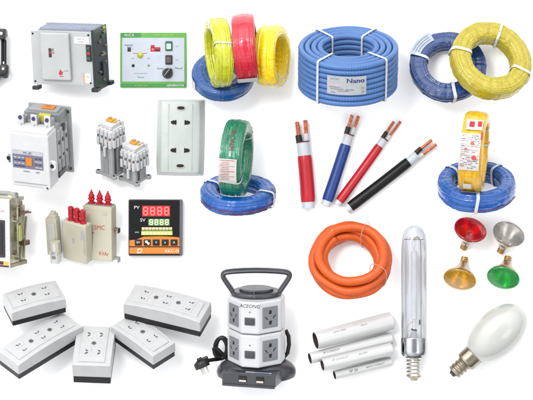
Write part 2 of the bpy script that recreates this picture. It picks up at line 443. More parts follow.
for y, c1, c2 in ((14, mat('green_rocker', (34, 92, 60), .4), mat('lit_rocker', (210, 245, 224), .3)), (0.2, M_black, mat('brown_rocker', (92, 74, 72), .35))):
    b = MB(); b.box((15.6, y, 5.0), (7.0, 9.4, 2.0), .7, m=0); b.box((15.6, y - .6, 6.3), (4.8, 5.8, 1.4), .5, m=1, M=None); b.build('rocker_switch', [c1, c2], t)
b = MB(); b.lathe([(5.3, 4.2), (5.3, 5.2), (4.6, 5.4), (4.3, 9), (3.9, 9.6), (0, 9.7)], 28)
b.box((0, 0, 10.2), (2.4, 8.6, 2.4), .6, M=T(0, 0, 0) @ Rz(-38)); b.box((3.2, 3.9, 7), (3, 1.6, 3.4), .4, M=None); b.v = [v + Vector((14.2, -13.2, 0)) for v in b.v]
b.build('selector_knob', mat('gloss_black_knob', (22, 24, 28), .2, coat=.4), t)
put1(t, 153.4, 60.3, roll=0)

# ------------------------------------------------------------------ 4. large contactor
t = thing('contactor', 'large white and grey contactor with three terminals and bluish front label', 'contactor')
D = 58
b = MB(); b.box((0, 28, 26), (45, 3, 62), .8)
for x in (-20, 20):
    for z in (-1, 53): b.cyl((x, 26.3, z), (x, 25.4, z), 1.4, seg=12, m=1)
b.build('mounting_plate', [M_lgrey, M_dgrey], t)
b = MB(); b.box((0, 10, 25), (37, 36, 50), 1.2, m=0)
for k in range(3):
    b.box((19, -1 + k * 9.5, 30), (2.4, 7.5, 30), .8, m=1); b.box((19.2, -1 + k * 9.5, 10), (2.6, 6.5, 12), .8, m=0)
    b.cyl((20, -1 + k * 9.5, 34), (21.2, -1 + k * 9.5, 34), 1.8, seg=12, m=2); b.cyl((20, -1 + k * 9.5, 20), (21.2, -1 + k * 9.5, 20), 1.3, seg=12, m=2)
b.box((20.5, 12, 44), (3.0, 5, 6), .8, m=2); b.box((20, 2, 5), (3, 18, 5), .6, m=2)
b.build('middle_housing', [M_lgrey, mat('pale_grey_plastic', (196, 198, 198), .5), M_dgrey], t)
b = MB(); b.box((0, 16, 53), (38, 20, 8), 1.0, m=0); b.box((0, 16, 57.5), (30, 13, 2), .5, m=1)
b.build('coil_housing', [mat('grey_coil_housing', (150, 153, 155), .5), M_lgrey], t)
b = MB(); b.box((4, 16, 59.2), (13, 8, 1.4), .3, m=0); b.text('MC', 3.4, T(4, 16, 60), m=1, sx=1.2); b.build('orange_label', [mat('orange_label', (236, 142, 70), .5), M_redink], t)
b = MB(); b.box((0, -18, 25), (41, 22, 50), 1.4, m=0, seg=3)
b.box((0, -18, 51), (39, 19, 3), .6, m=0)
b.box((0, -29.3, 4), (34, .8, .5), 0, m=1)
for k in (-1, 0, 1): b.box((k * 13.3, -12.5, 51.5), (1.6, 9, 6), .3, m=0)
b.build('front_cover', [M_bwhite, M_lgrey], t)
for x, z, sx in ((-22.5, 25, -1), (22.5, 22, 1)):
    b = MB(); b.cyl((x, -28, z), (x, -24, z), 4.6, seg=20, m=0, bev=.5); b.box((x - sx * 2, -26, z), (6, 4, 9), .5, m=0); b.disc(0, 0, 2.0, T(x + sx * .4, -28.1, z) @ FRONT, m=1); b.build('lug', [M_bwhite, M_hole], t)
for x in (-14, 0, 14):
    b = MB(); b.box((x, -8, 54), (7, 10, 8), .6, m=0); b.box((x, -13.2, 57), (6.4, 1.6, 11), .4, m=1)
    b.cyl((x, -14, 59), (x, -15, 59), 1.9, seg=14, m=2); b.cyl((x, -9, 58), (x, -9, 60), 2.4, seg=14, m=3)
    b.build('terminal', [M_lgrey, M_bwhite, mat('violet_screw', (70, 60, 120), .4), M_metal], t)
b = MB(); b.box((7, -2.5, 56.5), (12, 5, 6), .5); b.build('yellow_tag', mat('yellow_tag', (222, 214, 60), .5), t)
b = MB(); y = -29.3
b.rect(-18, 17.5, 14, 34, T(0, y, 0) @ FRONT, m=0)
q = T(0, y - .15, 0) @ FRONT
b.rect(-18, 30.5, 14, 34, q, m=1); b.box((-.5, y - .5, 24.5), (6.4, 1.4, 7.4), .3, m=2)
b.text('MC-85', 3.2, T(-2, y - .3, 32.2) @ FRONT, m=3)
for r in range(4):
    for c in (-16.5, -12.5, -8.5, 5.5, 9.5): b.rect(c, 19 + r * 2.7, c + 2.6 + (r * 7 + c) % 2 * .6, 20 + r * 2.7, q, m=1 if (r + int(c)) % 2 else 3)
b.text('50/60Hz', 2.0, T(-4, y, 14.8) @ FRONT, m=3); b.text('600V', 2.0, T(8, y, 14.8) @ FRONT, m=3)
b.build('front_label', [mat('bluish_label', (128, 130, 150), .5, var=.12, vscale=60), mat('pale_label', (210, 210, 218), .5), mat('orange_square', (240, 140, 40), .45), mat('navy_print', (52, 54, 96), .5)], t)
b = MB(); b.box((15, -27.5, 1.5), (5, 3.4, 6), .6); b.cyl((17, -29.2, 1.2), (17, -29.6, 1.2), .8, seg=10, m=1); b.build('bottom_clip', [M_bwhite, M_hole], t)
for c in kids(t):
    for v in c.data.vertices: v.co.z *= 1.14
put1(t, 29.8, 161, e=25, az=-18.5, roll=1.2, anchor=(0, -29, 28.5))

# ------------------------------------------------------------------ 5. two small contactors
def small_contactor(label, Hh):
    t = thing('small_contactor', label, 'contactor', 'pair of small white and grey contactors')
    rnd = random.Random(int(Hh)); hb = Hh - 24
    b = MB(); b.box((0, 0, hb / 2 + 1), (15.5, 17, hb), .8, m=0)
    b.box((0, -8.8, hb / 2), (6, 1.6, hb - 6), .3, m=1); b.box((8.1, 2, hb / 2), (1.2, 9, hb - 6), .3, m=1); b.box((8.3, -4.5, hb / 2), (1.2, 1.4, hb - 3), .2, m=2)
    b.build('coil_body', [mat('relay_grey', (188, 190, 191), .5), mat('relay_grey_dark', (166, 169, 171), .5), M_dgrey], t)
    b = MB(); b.box((0, 0, 1.5), (19, 21, 3), .8, m=0)
    for x, y in ((-10, -9), (10, -9), (10, 9), (-10, 9)):
        b.cyl((x, y, 0), (x, y, 3.4), 2.9, seg=16, bev=.4, m=0); b.disc(x, y, 1.3, T(0, 0, 3.5), m=1)
    b.build('mounting_foot', [M_lgrey, M_hole], t)
    b = MB(); b.box((0, 0, hb + 10), (19.5, 20, 18), 1.0, m=0); b.box((0, -1, hb + 20.5), (15, 14, 5), .8, m=0)
    for k in range(4):
        x = -7.5 + k * 5
        b.box((x, -10.6, hb + 4), (3.2, 2.6, 9), .5, m=0); b.box((x, -10.2, hb + 14.5), (3.4, 2.4, 6), .5, m=0); b.box((x, -11, hb + 9.8), (1.8, .8, 2.6), 0, m=1)
        b.box((10.4, x, hb + 4), (2.2, 3.2, 8 + rnd.random() * 2), .5, m=0); b.box((10.2, x, hb + 14.5), (2.0, 3.2, 6), .4, m=0); b.box((10.4, x + .3, hb + 9.4), (.8, 1.6, 2.6), 0, m=1)
        b.cyl((x, -7.8, hb + 18.6), (x, -7.8, hb + 19.4), 1.4, seg=12, m=2); b.cyl((x, 7.8, hb + 18.6), (x, 7.8, hb + 19.4), 1.4, seg=12, m=2)
        b.box((x, 8.6, hb + 20.5), (3.2, 2.6, 4.4), .4, m=0)
    b.box((-2.5, -12.3, hb - 1), (1.3, 1.0, 9), 0, m=1); b.box((1.5, -12, hb - 5), (2.2, 2.4, 11), .4, m=0)
    b.box((3.6, -11.4, hb + 7), (5, .6, 2), 0, m=3)
    b.build('contact_block', [M_bwhite, M_mgrey, M_metal, mat('pale_orange_print', (235, 180, 150), .5)], t)
    b = MB(); b.box((-1, 1, hb + 24), (7.5, 6, 3), 1.1, m=0); b.box((4.5, 1.5, hb + 23.4), (3.4, 4, 1.8), .5, m=0); b.box((-1, 1, hb + 25.6), (3.4, 3.4, .8), .2, m=1)
    b.build('orange_slider', [mat('amber_plastic', (240, 178, 62), .4), mat('deep_amber', (220, 140, 40), .4)], t)
    return t
t = small_contactor('taller of the two small white contactors with long grey lower body', 59)
put1(t, 111.3, 147, e=31, az=-37, anchor=(0, 0, 29))
t = small_contactor('shorter front small white contactor beside the white double socket plate', 41)
put1(t, 134.6, 161.5, e=31, az=-37, anchor=(0, 0, 20))

# ------------------------------------------------------------------ 6. wall socket plate
t = thing('wall_socket', 'white double wall socket plate with two pairs of dark pin holes', 'wall socket')
pl = mat('greenish_white_plastic', (214, 221, 216), .25, var=.02, coat=.5)
def platepoly(w, h, bw, bh, n=10):
    P = []
    for i in range(n): u = -1 + 2 * i / n; P.append((u * w, -h - bh * (1 - u * u)))
    for i in range(n): u = -1 + 2 * i / n; P.append((w + bw * (1 - u * u), u * h))
    for i in range(n): u = 1 - 2 * i / n; P.append((u * w, h + bh * (1 - u * u)))
    for i in range(n): u = 1 - 2 * i / n; P.append((-w - bw * (1 - u * u), u * h))
    return P
b = MB()
P0 = platepoly(23.0, 37.6, .9, .6); P1 = platepoly(22.4, 37, .9, .6); P2 = platepoly(19.0, 35.4, .6, .5); P3 = platepoly(17.6, 34.4, .4, .4)
rings = [(P0, 0), (P0, 2.0), (P1, 3.2), (P2, 7.0), (P3, 7.6)]
vs = []; fs = []; n = len(P0)
for P, z in rings: vs += [(x, y, z) for x, y in P]
for k in range(len(rings) - 1):
    for i in range(n): a = k * n + i; c = k * n + (i + 1) % n; fs.append((a, c, c + n, a + n))
# domed top as a grid fan towards the centre
k = len(rings) - 1
for s_, zz in ((.66, 8.2), (.33, 8.5)):
    vs += [(x * s_, y * s_, zz) for x, y in P3]
    for i in range(n): a = k * n + i; c = k * n + (i + 1) % n; fs.append((a, c, c + n, a + n))
    k += 1
vs.append((0, 0, 8.6))
for i in range(n): fs.append((k * n + i, k * n + (i + 1) % n, len(vs) - 1))
b.add(vs, fs); b.build('face_plate', pl, t, angle=50)
b = MB(); b.box((-11.8, 0, 8.25), (.5, 66, .4), 0); b.box((11.8, 0, 8.25), (.5, 66, .4), 0); b.build('seam', mat('seam_grey', (200, 206, 202), .5), t)
M_maroon = mat('maroon_recess', (92, 40, 48), .6)
for y in (29.0, -28.6):
    b = MB(); P = [(3.6 * cos(a) + (1.2 if cos(a) > 0 else -1.2), 2.6 * sin(a)) for a in [2 * pi * i / 24 for i in range(24)]]
    b.prism(P, 7.9, 8.7, .25, m=0, M=T(.2, y, 0)); b.prism([(x * .78, yy * .66) for x, yy in P], 8.5, 8.95, 0, m=1, M=T(.2, y, 0)); b.rect(-2.4, -.9, 3.6, .9, T(0.2, y, 9.0), m=2)
    b.build('fuse_slot', [pl, M_maroon, M_hole], t)
for y in (14.6, -13.2):
    for s_ in (-1, 1):
        b = MB(); x = s_ * 6.4
        b.rect(-3.1, -1.1, 2.0, 1.1, T(x, y, 9.0) @ Rz(180 if s_ > 0 else 0), m=0)
        b.rect(.8, -2.3, 2.4, 2.3, T(x, y, 9.02) @ Rz(180 if s_ > 0 else 0), m=0)
        b.disc(x + (-.6 if s_ < 0 else .6), y, 2.0, None, m=0, z=9.04)
        b.build('pin_hole', M_hole, t)
put1(t, 180.5, 137.3, roll=-.8)

# ------------------------------------------------------------------ coils of wire
def sect(u, R, Ri, w, p=0.62):
    a = (R - Ri) / 2; c = (R + Ri) / 2; h = w / 2
    cu, su = cos(u), sin(u)
    return c + a * math.copysign(abs(cu) ** p, cu), h * math.copysign(abs(su) ** p, su)
def wire_coil(R, Ri, w, seed, ripple=.4, strands=1.0, p=.5, wob=.45):
    b = MB(); N, Mq = 260, 132; vs = []; fs = []
    for i in range(N):
        th = 2 * pi * i / N; ct, st = cos(th), sin(th)
        w1 = noise.noise(Vector((ct * 1.6, st * 1.6, seed))) * wob; w2 = noise.noise(Vector((ct * 1.6, st * 1.6, seed + 9))) * wob
        for j in range(Mq):
            u = 2 * pi * j / Mq
            r, z = sect(u, R, Ri, w, p)
            d = ripple * .8 * (noise.noise(Vector((ct * 7, st * 7, seed + cos(u) * .8 + 3 * sin(u)))) + .6 * noise.noise(Vector((ct * 17, st * 17, seed + 2 * cos(u) + 2 * sin(u)))))
            d += strands * .3 * cos(u * 24 + 1.6 * noise.noise(Vector((ct * 2, st * 2, seed + 4)))) + strands * .35 * noise.noise(Vector((cos(u) * 4, sin(u) * 4, seed + ct)))
            r2 = r + d * cos(u) + w1; z2 = z + d * sin(u) + w2
            vs.append((r2 * ct, r2 * st, z2))
    for i in range(N):
        for j in range(Mq):
            a = i * Mq + j; c = i * Mq + (j + 1) % Mq; e_ = ((i + 1) % N) * Mq
            fs.append((a, e_ + j, e_ + (j + 1) % Mq, c))
    return b.add(vs, fs)
def strap(R, Ri, w, th, width, off=.95, p=.5, m=0, b=None, skew=0.0, frac=(0, 1), thick=.3):
    b = b or MB(); n = 48; vs = []; fs = []
    u0, u1 = frac[0] * 2 * pi, frac[1] * 2 * pi
    full = frac == (0, 1)
    for i in range(n + (0 if full else 1)):
        u = u0 + (u1 - u0) * i / n
        r, z = sect(u, R + off, Ri - off, w + 2 * off, p); r_, z_ = sect(u, R + off + thick, Ri - off - thick, w + 2 * off + 2 * thick, p)
        for q in (-1, 1):
            for rr, zz in ((r, z), (r_, z_)):
                a = th + (q * width / 2 + skew * zz + .25 * sin(3 * u)) / max(rr, R * .45)
                vs.append((rr * cos(a), rr * sin(a), zz))
    m_ = n + (0 if full else 1)
    for i in range(n if full else n):
        a = i * 4; c = ((i + 1) % m_) * 4
        for x, y in ((0, 1), (1, 3), (3, 2), (2, 0)): fs.append((a + x, a + y, c + y, c + x))
    return b.add(vs, fs, m)
def wrapfn(R, th0, vertical):
    """vertical: x of the label runs along the coil's axis, y round its rim; otherwise x runs round the rim"""
    def f(c):
        if vertical: th = th0 - c.y / R; return ((R + c.z) * cos(th), (R + c.z) * sin(th), c.x)
        th = th0 + c.x / R; return ((R + c.z) * cos(th), (R + c.z) * sin(th), c.y)
    return f
COILG = 'plastic-wrapped coils of electric wire'
def coil(label, R, Ri, w, m, seed, straps=(), ripple=.5, sm=None, sw=2.2, p=.5, strands=1.0, group=COILG, wob=.45):
    t = thing('wire_coil', label, 'wire coil', group)
    wire_coil(R, Ri, w, seed, ripple, strands, p, wob).build('winding', m, t, angle=80)
    for s_ in straps:
        th, wd = (s_ if isinstance(s_, tuple) else (s_, sw))
        strap(R, Ri, w, radians(th), wd, p=p, skew=.1).build('strap', sm or M_strap, t)
    return t
STAND = Ry(90)           # coil axis -> X ; theta 180 is up, theta -90 faces the viewer
def filmwire(name, rgb, streak=420, var=.16, **k):
    a = dict(rough=.28, var=var, streak=streak, bump=.35, bscale=60, coat=.6); a.update(k)
    return mat(name, rgb, **a)
m_lime = filmwire('lime_yellow_wire', (222, 226, 12), var=.22)
m_red = filmwire('crimson_wire', (226, 6, 48), var=.14)
m_yel = filmwire('yellow_wire', (255, 218, 2), var=.07, k=1.35)
m_blue = filmwire('mid_blue_wire', (28, 88, 164), var=.08)
m_green = filmwire('green_wire', (14, 138, 98), var=.2)
m_cobalt = filmwire('cobalt_wire', (2, 98, 192), var=.15, dirt=((20, 34, 96), 9, .64))
m_navy = filmwire('navy_blue_wire', (6, 62, 132), var=.14)
m_olive = filmwire('olive_yellow_wire', (206, 188, 22), var=.2)
m_gold = filmwire('golden_wire', (240, 186, 10), var=.14, k=1.6)
film = mat('clear_film_band', (214, 220, 222), .2, var=.1, coat=.8, bump=.3, bscale=60)

# group of four, top centre
c0 = coil('mid-blue flat coil lying beneath the lime yellow and red coils', 31, 14, 15, m_blue, 1.1, ripple=.3, strands=.5)
b = MB(); b.rect(-5, -7, 5, 6, None, 0, wrapfn(31.8, radians(-158), False), nx=8); b.build('tag', M_paper, c0)
c1 = coil('lime yellow coil standing up on the mid-blue flat coil', 34.5, 22, 17, m_lime, 2.2, straps=((150, 1.6), (-150, 1.6)), sm=film)
c2 = coil('crimson red coil standing between lime yellow and bright yellow coils', 33.5, 20, 22, m_red, 3.3, ripple=.35)
b = MB(); b.rect(-10, -7, 10, 6, None, 0, wrapfn(34.6, radians(-62), True), nx=14); b.build('label', M_paper, c2)
c3 = coil('bright yellow coil leaning left at the right end of the four coils', 31, 19, 20, m_yel, 4.4, straps=((-70, 1.5),), sm=film)
put([(c0, I4), (c1, T(-3.5, -3.5, 36) @ Ry(5) @ Rz(11) @ STAND), (c2, T(22.5, -2, 41.5) @ Ry(-5) @ Rz(2) @ STAND),
     (c3, T(48.5, 4, 23.5) @ Ry(-13) @ Rz(-13) @ STAND)], 223, 76, e=47)

# green on blue
c0 = coil('blue flat coil with white straps under the standing green coil', 37.5, 21, 15, m_cobalt, 5.5, straps=((-22, 3), (150, 3.2)))
blue_a = c0
c1 = coil('glossy green wire coil standing upright on a blue coil', 38, 24, 21, m_green, 6.6, straps=((120, 1.6), (-75, 1.4)), sm=film)
b = MB(); fn = wrapfn(39.2, radians(-94), True)
b.rect(-9.8, -13, 8, 12, None, 0, fn, nx=14)
fn2 = wrapfn(39.45, radians(-94), True)
for k in range(12): b.rect(-8.6 + (k * 5) % 3, 10.2 - k * 1.8, -8.4 + (9 if k % 3 else 14.5), 10.7 - k * 1.8, None, 1 + (k % 2), fn2, nx=3)
b.build('label', [mat('wrinkled_label', (222, 212, 208), .4, var=.08, bump=.5, bscale=40, coat=.4), M_redink, M_greyink], c1)
b = MB(); b.text('SENCHE', 6.6, None, 0, 1.0, fn=lambda c: wrapfn(39.3, radians(-141), False)(Vector((-c.x, -c.y + 1.5, 0))))
b.text('CABLE', 3.2, None, 1, 1.0, fn=lambda c: wrapfn(39.3, radians(-141), False)(Vector((-c.x, -c.y - 3.4, 0))))
b.build_each('lettering', [mat('dark_red_print', (130, 30, 48), .5), M_ink], c1)
put([(c0, I4), (c1, T(-1.5, -1, 7.5 + 38 - 6) @ Rz(-11) @ STAND)], 238, 194.5, e=24)

# yellow on blue, right
c0 = coil('blue flat coil with white straps under the standing golden coil', 38.5, 24, 19, m_cobalt, 7.7, straps=((-93, 3.2), (137, 3), (46, 2.6)))
blue_b = c0
c1 = coil('golden yellow coil with large paper label standing on a blue coil', 40, 26, 22, m_gold, 8.8, straps=((115, 1.8), (75, 1.8)), sm=film)
b = MB(); fn = wrapfn(41.3, radians(-119), True); fn2 = wrapfn(41.6, radians(-119), True)
b.rect(-11, -19, 9, 18, None, 0, fn, nx=16)
rr = random.Random(4)
for k in range(19):
    x_ = -9.6
    while x_ < 7:
        w_ = rr.uniform(1.2, 4.5)
        if rr.random() < .72: b.rect(x_, 15.4 - k * 1.8, min(8, x_ + w_), 15.9 - k * 1.8 + rr.uniform(0, .4), None, rr.choice([2, 2, 4, 1, 3]), fn2, nx=2)
        x_ += w_ + .8
for x, y, r in ((1, 8, 1.9), (3.6, -6, 2.4), (-5, 2, 1.2)): 
    o = len(b.v); b.disc(x, y, r, None, m=1, z=.05); b.v[o:] = [Vector(fn2(v)) for v in b.v[o:]]
b.build('label', [mat('creased_label', (226, 220, 216), .4, var=.06, bump=.5, bscale=40, coat=.4), mat('faded_red_print', (212, 84, 84), .5), M_greyink, mat('faded_navy', (110, 112, 150), .5), mat('faded_pink', (224, 170, 170), .5)], c1)
b = MB(); fn = wrapfn(41.4, radians(-158), True); b.rect(-7, -6, 9, 7, None, 1, fn, nx=10)
f3 = wrapfn(41.7, radians(-158), True); b.rect(-4, -3, 1, 4, None, 0, f3, nx=3); b.rect(4, -2, 8, 5, None, 0, f3, nx=3); b.rect(8.5, -16, 10.2, -8, None, 0, f3, nx=3)
f4 = wrapfn(41.5, radians(-64), True); b.rect(-6, -4, 2, 4, None, 1, f4, nx=5)
f5 = wrapfn(41.5, radians(-44), True); b.rect(-9, -4, 8, 4, None, 2, f5, nx=8); f6 = wrapfn(41.7, radians(-44), True)
b.text('CADIVI', 4, None, 0, 1.0, fn=lambda c: f6(Vector((c.x, c.y, .1))))
b.build_each('printed_band', [M_redink, M_paper, mat('grey_film_label', (170, 166, 168), .4, coat=.4)], c1)
put([(c0, I4), (c1, T(-4, -4, 9.5 + 40 - 8) @ Rz(-10) @ STAND)], 476.5, 186.5, e=30, anchor=(0, 0, 0))

for c_, R_, z_, a0, a1 in ((blue_a, 37.9, -2, -165, -20), (blue_a, 37.7, -4.6, -120, -40), (blue_b, 39, -5, -100, -15)):
    b = MB(); q = [((R_ + .5 * noise.noise(Vector((k * .2, R_, z_)))) * cos(radians(a0 + (a1 - a0) * k / 50)), (R_ + .5 * noise.noise(Vector((k * .2, R_, z_)))) * sin(radians(a0 + (a1 - a0) * k / 50)), z_ + noise.noise(Vector((k * .13, z_, 1))) * 1.5) for k in range(51)]
    b.tube(q, .42, seg=6); b.build('printed_line', mat('dull_red_line', (120, 40, 70), .5), c_)

# blue and olive yellow lying, top right
c0 = coil('navy blue flat coil half hidden beneath the olive yellow coil', 38, 21, 13, m_navy, 9.9, straps=((-82, 3.2), (160, 2.8)), ripple=.6)
b = MB(); fn = lambda c: (lambda r, th: (r * cos(th), r * sin(th), 7.6))(31 + c.y, radians(142) + c.x / 34)
b.rect(-15, -1.5, 13, 9, None, 0, fn, nx=14)
for k in range(3): b.rect(-12, 6 - 2.6 * k, 9, 6.8 - 2.6 * k, None, 1, lambda c: Vector(fn(c)) + Vector((0, 0, .2)), nx=8)
b.build('label', [mat('pale_blue_label', (190, 202, 222), .4, bump=.3, bscale=50), M_greyink], c0)
c1 = coil('olive yellow coil with white straps resting on a navy coil', 41, 22, 19, m_olive, 10.1, straps=((74, 2.4), (172, 3.0), (-22, 2.8)), ripple=.75, p=.5, wob=1.0)
put([(c0, I4), (c1, T(41, -3.5, 17.5) @ Ry(14))], 448, 67, e=62)

# ------------------------------------------------------------------ blue conduit coil
t = thing('conduit_coil', 'large coil of blue corrugated conduit with printed white label and straps', 'conduit coil')
m_cond = mat('blue_conduit_plastic', (84, 130, 196), .42, var=.05, bump=.08)
b = MB(); Hc, R, Ri = 44, 49, 25; rt = 2.75; rows = 8; cols = 4
pitchz = (Hc - 2 * rt) / (rows - 1); pitchr = (R - Ri - 2 * rt) / (cols - 1)
rr = random.Random(5)
for k in range(rows):
    for c in range(cols):
        if 0 < k < rows - 1 and 0 < c < cols - 1: continue
        r0 = R - rt - c * pitchr; z0 = rt + k * pitchz; ph = rr.uniform(0, 6)
        N = 420; pts = []
        for i in range(N):
            a = 2 * pi * i / N
            w1 = .35 * noise.noise(Vector((cos(a) * 1.5, sin(a) * 1.5, k * 3.1 + c * 7))); w2 = .45 * noise.noise(Vector((cos(a) * 1.5, sin(a) * 1.5, k * 5.1 + c * 2 + 40)))
            pts.append(((r0 + w1) * cos(a), (r0 + w1) * sin(a), z0 + w2 + .25 * cos(a)))
        b.tube(pts, (lambda i: rt * 1.06 + .09 * (1 if i % 4 < 2 else -1)), seg=10, closed=True, up=(0, 0, 1))
b.build('conduit', m_cond, t, angle=80)
for th in (-128, -43, 128, 55):
    b = MB(); n = 60; vs = []; fs = []
    r0, r1, z0, z1 = Ri - .5, R + .6, -.5, Hc + .6
    path = [(r1, z0), (r1, z1 - 1.5), (r1 - 1.5, z1), (r0 + 1.5, z1), (r0, z1 - 1.5), (r0, z0)]
    for i, (r, z) in enumerate(path):
        for q in (-1.2, 1.2):
            for o_ in (0, .4):
                rr2 = r + (o_ if r > 37 else -o_) if i not in (2, 3) else r; zz = z + (o_ if i in (1, 2, 3, 4) else 0)
                a = radians(th) + q / max(rr2, 30); vs.append((rr2 * cos(a), rr2 * sin(a), zz))
    for i in range(len(path)):
        a = i * 4; c = ((i + 1) % len(path)) * 4
        for x, y in ((0, 1), (1, 3), (3, 2), (2, 0)): fs.append((a + x, a + y, c + y, c + x))
    b.add(vs, fs); b.build('strap', M_strap, t)
b = MB(); fn = wrapfn(R + .8, radians(-93), False); fn2 = wrapfn(R + 1.0, radians(-93), False)
b.rect(-19.5, 13.5, 19.5, 33, None, 0, fn, nx=24); b.rect(-19.5, 23.6, -1, 24.6, None, 3, fn2, nx=14)
b.text('Nano', 6.7, None, 1, 1.18, fn=lambda c: fn2(Vector((c.x + 8.6, c.y + 28.6, .05))))
b.text('Nano', 6.7, None, 1, 1.2, fn=lambda c: fn2(Vector((c.x + 8.9, c.y + 28.6, .1))))
b.text('ELECTRIC', 2.2, None, 2, .95, fn=lambda c: fn2(Vector((c.x - 12, c.y + 30, .05))))
for k, (x0, x1) in enumerate(((-17, -6), (-16, -3), (-9, 2), (-16, -11))): b.rect(x0, 21 - k * 1.9, x1, 21.7 - k * 1.9, None, 2, fn2, nx=6)
b.text('Ø20 50m', 2.4, None, 2, 1, fn=lambda c: fn2(Vector((c.x + 3, c.y + 19, .05))))
for y in (20.5, 16.5): b.rect(14.5, y - 1, 17.5, y + 1, None, 4, fn2, nx=3)
b.build('label', [mat('silver_label', (196, 200, 206), .4, var=.06, vscale=60), M_blueink, M_greyink, mat('pale_pink_print', (226, 208, 218), .5), mat('grey_green_print', (150, 172, 160), .5)], t)
put1(t, 348, 66, e=27, anchor=(0, 0, Hc / 2))

# ------------------------------------------------------------------ cables with stripped ends
jackets = {}
def cable(label, p0, p1, r, col, bend, cond, m):
    """p0 cut bottom end, p1 top of the white inner sheath, photograph units"""
    t = thing('power_cable', label, 'cable', 'short two-core cables with stripped copper ends')
    q0 = Vector((p0[0] - 266.5, 200 - p0[1], 0)); q1 = Vector((p1[0] - 266.5, 200 - p1[1], 0))
    mid = (q0 + q1) / 2; d = (q1 - q0); Ln = d.length; ang = math.degrees(atan2(d.y, d.x)) - 90
    def P(s): return Vector((bend * (1 - (2 * s / Ln - 1) ** 2), s, 0))
    def seg_tube(name, s0, s1, rad, mt, dx=0.0, dz=0.0, steps=14, sg=24):
        b = MB(); pts = [P(s0 + (s1 - s0) * i / steps) + Vector((dx, 0, dz)) for i in range(steps + 1)]
        k = lambda i: rad * (.94 if i in (0, steps) else 1)
        b.tube(pts, k, seg=sg, up=(0, 0, 1)); return b.build(name, mt, t)
    wl = mat('white_inner_sheath', (222, 228, 236), .4, var=.03)
    seg_tube('inner_sheath', 0, Ln, r * .9, wl)
    seg_tube('jacket', r * .9, Ln - r * 1.9, r, m)
    seg_tube('rim', Ln - .6, Ln + .5, r * .98, mat('dark_red_rim', (120, 34, 44), .5) if cond[0] == 'rim' else wl, steps=3)
    o = r * .46
    for i, (s, ins, cu, mc) in enumerate(((-1, cond[1], cond[2], M_black), (1, cond[3], cond[4], M_bwhite))):
        b = MB(); ln = Vector((s * .06 * (cu - Ln), 0, 0))
        top = P(Ln)
        b.cyl(top + Vector((s * o, -1, s * -.5)), top + Vector((s * o * 1.15, ins, s * -.5)), r * .44, seg=16, bev=.3); w_ = b.build('conductor', mc, t)
        b = MB()
        for k in range(5):
            a = 2 * pi * k / 5; off = Vector((cos(a), 0, sin(a))) * r * .16
            b.cyl(top + Vector((s * o * 1.15, ins - .5, s * -.5)) + off, top + Vector((s * o * 1.25, cu + .5 * (k % 2), s * -.5)) + off * 1.1, r * .15, seg=8)
        b.build('copper_strands', M_copper, w_)
    put([(t, Rz(ang))], p0[0], p0[1])
    return t
m_cr = mat('red_cable_jacket', (206, 4, 34), .38, var=.06, coat=.05, bump=.06); m_cb = mat('blue_cable_jacket', (8, 62, 146), .38, var=.06, coat=.05, bump=.06); m_ck = mat('black_cable_jacket', (10, 10, 12), .4, var=.1, coat=.0, spec=.25, bump=.06)
cable('thickest red-jacketed two-core cable, nearly upright, leftmost of four', (308.3, 208.5), (302.8, 142), 7.3, 'r', .8, ('rim', 7, 20, 8, 21), m_cr)
cable('blue-jacketed two-core cable with white end bands', (325.5, 205.5), (349, 134.5), 5.7, 'b', .4, ('rim', 7, 19, 8.5, 20), m_cb)
cable('thin slanted red-jacketed cable between the blue and black cables', (337, 204.5), (384.5, 139), 4.6, 'r', .3, ('rim', 7, 19, 6, 23), m_cr)
cable('black-jacketed cable with stripped copper end, lowest of four cables', (346.5, 209.8), (416.5, 155.5), 5.4, 'k', .3, ('wh', 8, 21, 6, 22), m_ck)

# ------------------------------------------------------------------ 12. open breaker on the left edge
t = thing('draw_out_breaker', 'white-fronted breaker with exposed galvanised side mechanism at left edge', 'circuit breaker')
m_galv = mat('galvanised_steel', (186, 184, 160), .38, metal=.75, var=.28, vscale=18, bump=.2)
W, D, H = 56, 34, 68
b = MB(); b.box((0, -D / 2, H / 2), (W, 2, H), .6, m=0); b.build('front_panel', M_bwhite, t)
b = MB(); b.box((14, -D / 2 - 1.6, 29), (18, 2.2, 37), .8, m=0); b.box((14, -D / 2 - 2.9, 29), (14, .8, 31), .5, m=1); b.build('window', [mat('brown_black', (52, 42, 46), .4), M_black], t)
b = MB(); y = -D / 2 - 1.1
for x, mm in ((9, 0), (15, 1), (21, 2)): b.rect(x, 3, x + 5.8, 6.4, T(0, y, 0) @ FRONT, m=mm)
b.rect(4, .8, 27, 2.6, T(0, y, 0) @ FRONT, m=1)
for k in range(4): b.text('-o', 2.0, T(25.8, y, 12 + k * 6) @ FRONT, m=3)
b.text('OFF', 2.6, T(20, y, 56) @ FRONT, m=0)
b.build_each('warning_mark', [M_redink, mat('dark_maroon', (90, 20, 30), .5), mat('yellow_strip', (236, 196, 40), .5), M_greyink], t)
b = MB(); b.box((0, 0, H / 2 - 1), (W - 8, D - 4, H - 8), .5, m=0)
b.box((W / 2 - 2, -6, H / 2), (2, 16, H - 6), .4, m=1); b.box((W / 2 - 3, 11, H / 2 - 3), (2, 9, H - 12), .4, m=1)
b.box((W / 2 - 4, 0, 2), (8, D - 3, 4), .5, m=0); b.box((0, 0, H - 2), (W - 2, D - 8, 4), .8, m=1)
b.build('frame', [M_dmetal, m_galv], t)
rr = random.Random(8); b = MB(); x = W / 2
for k in range(9):
    z = 8 + k * 6.2; yy = rr.uniform(-10, 9)
    b.cyl((x - 2, yy, z), (x + rr.uniform(1.5, 4), yy, z), rr.uniform(1.0, 2.2), seg=12, m=rr.choice([0, 1]))
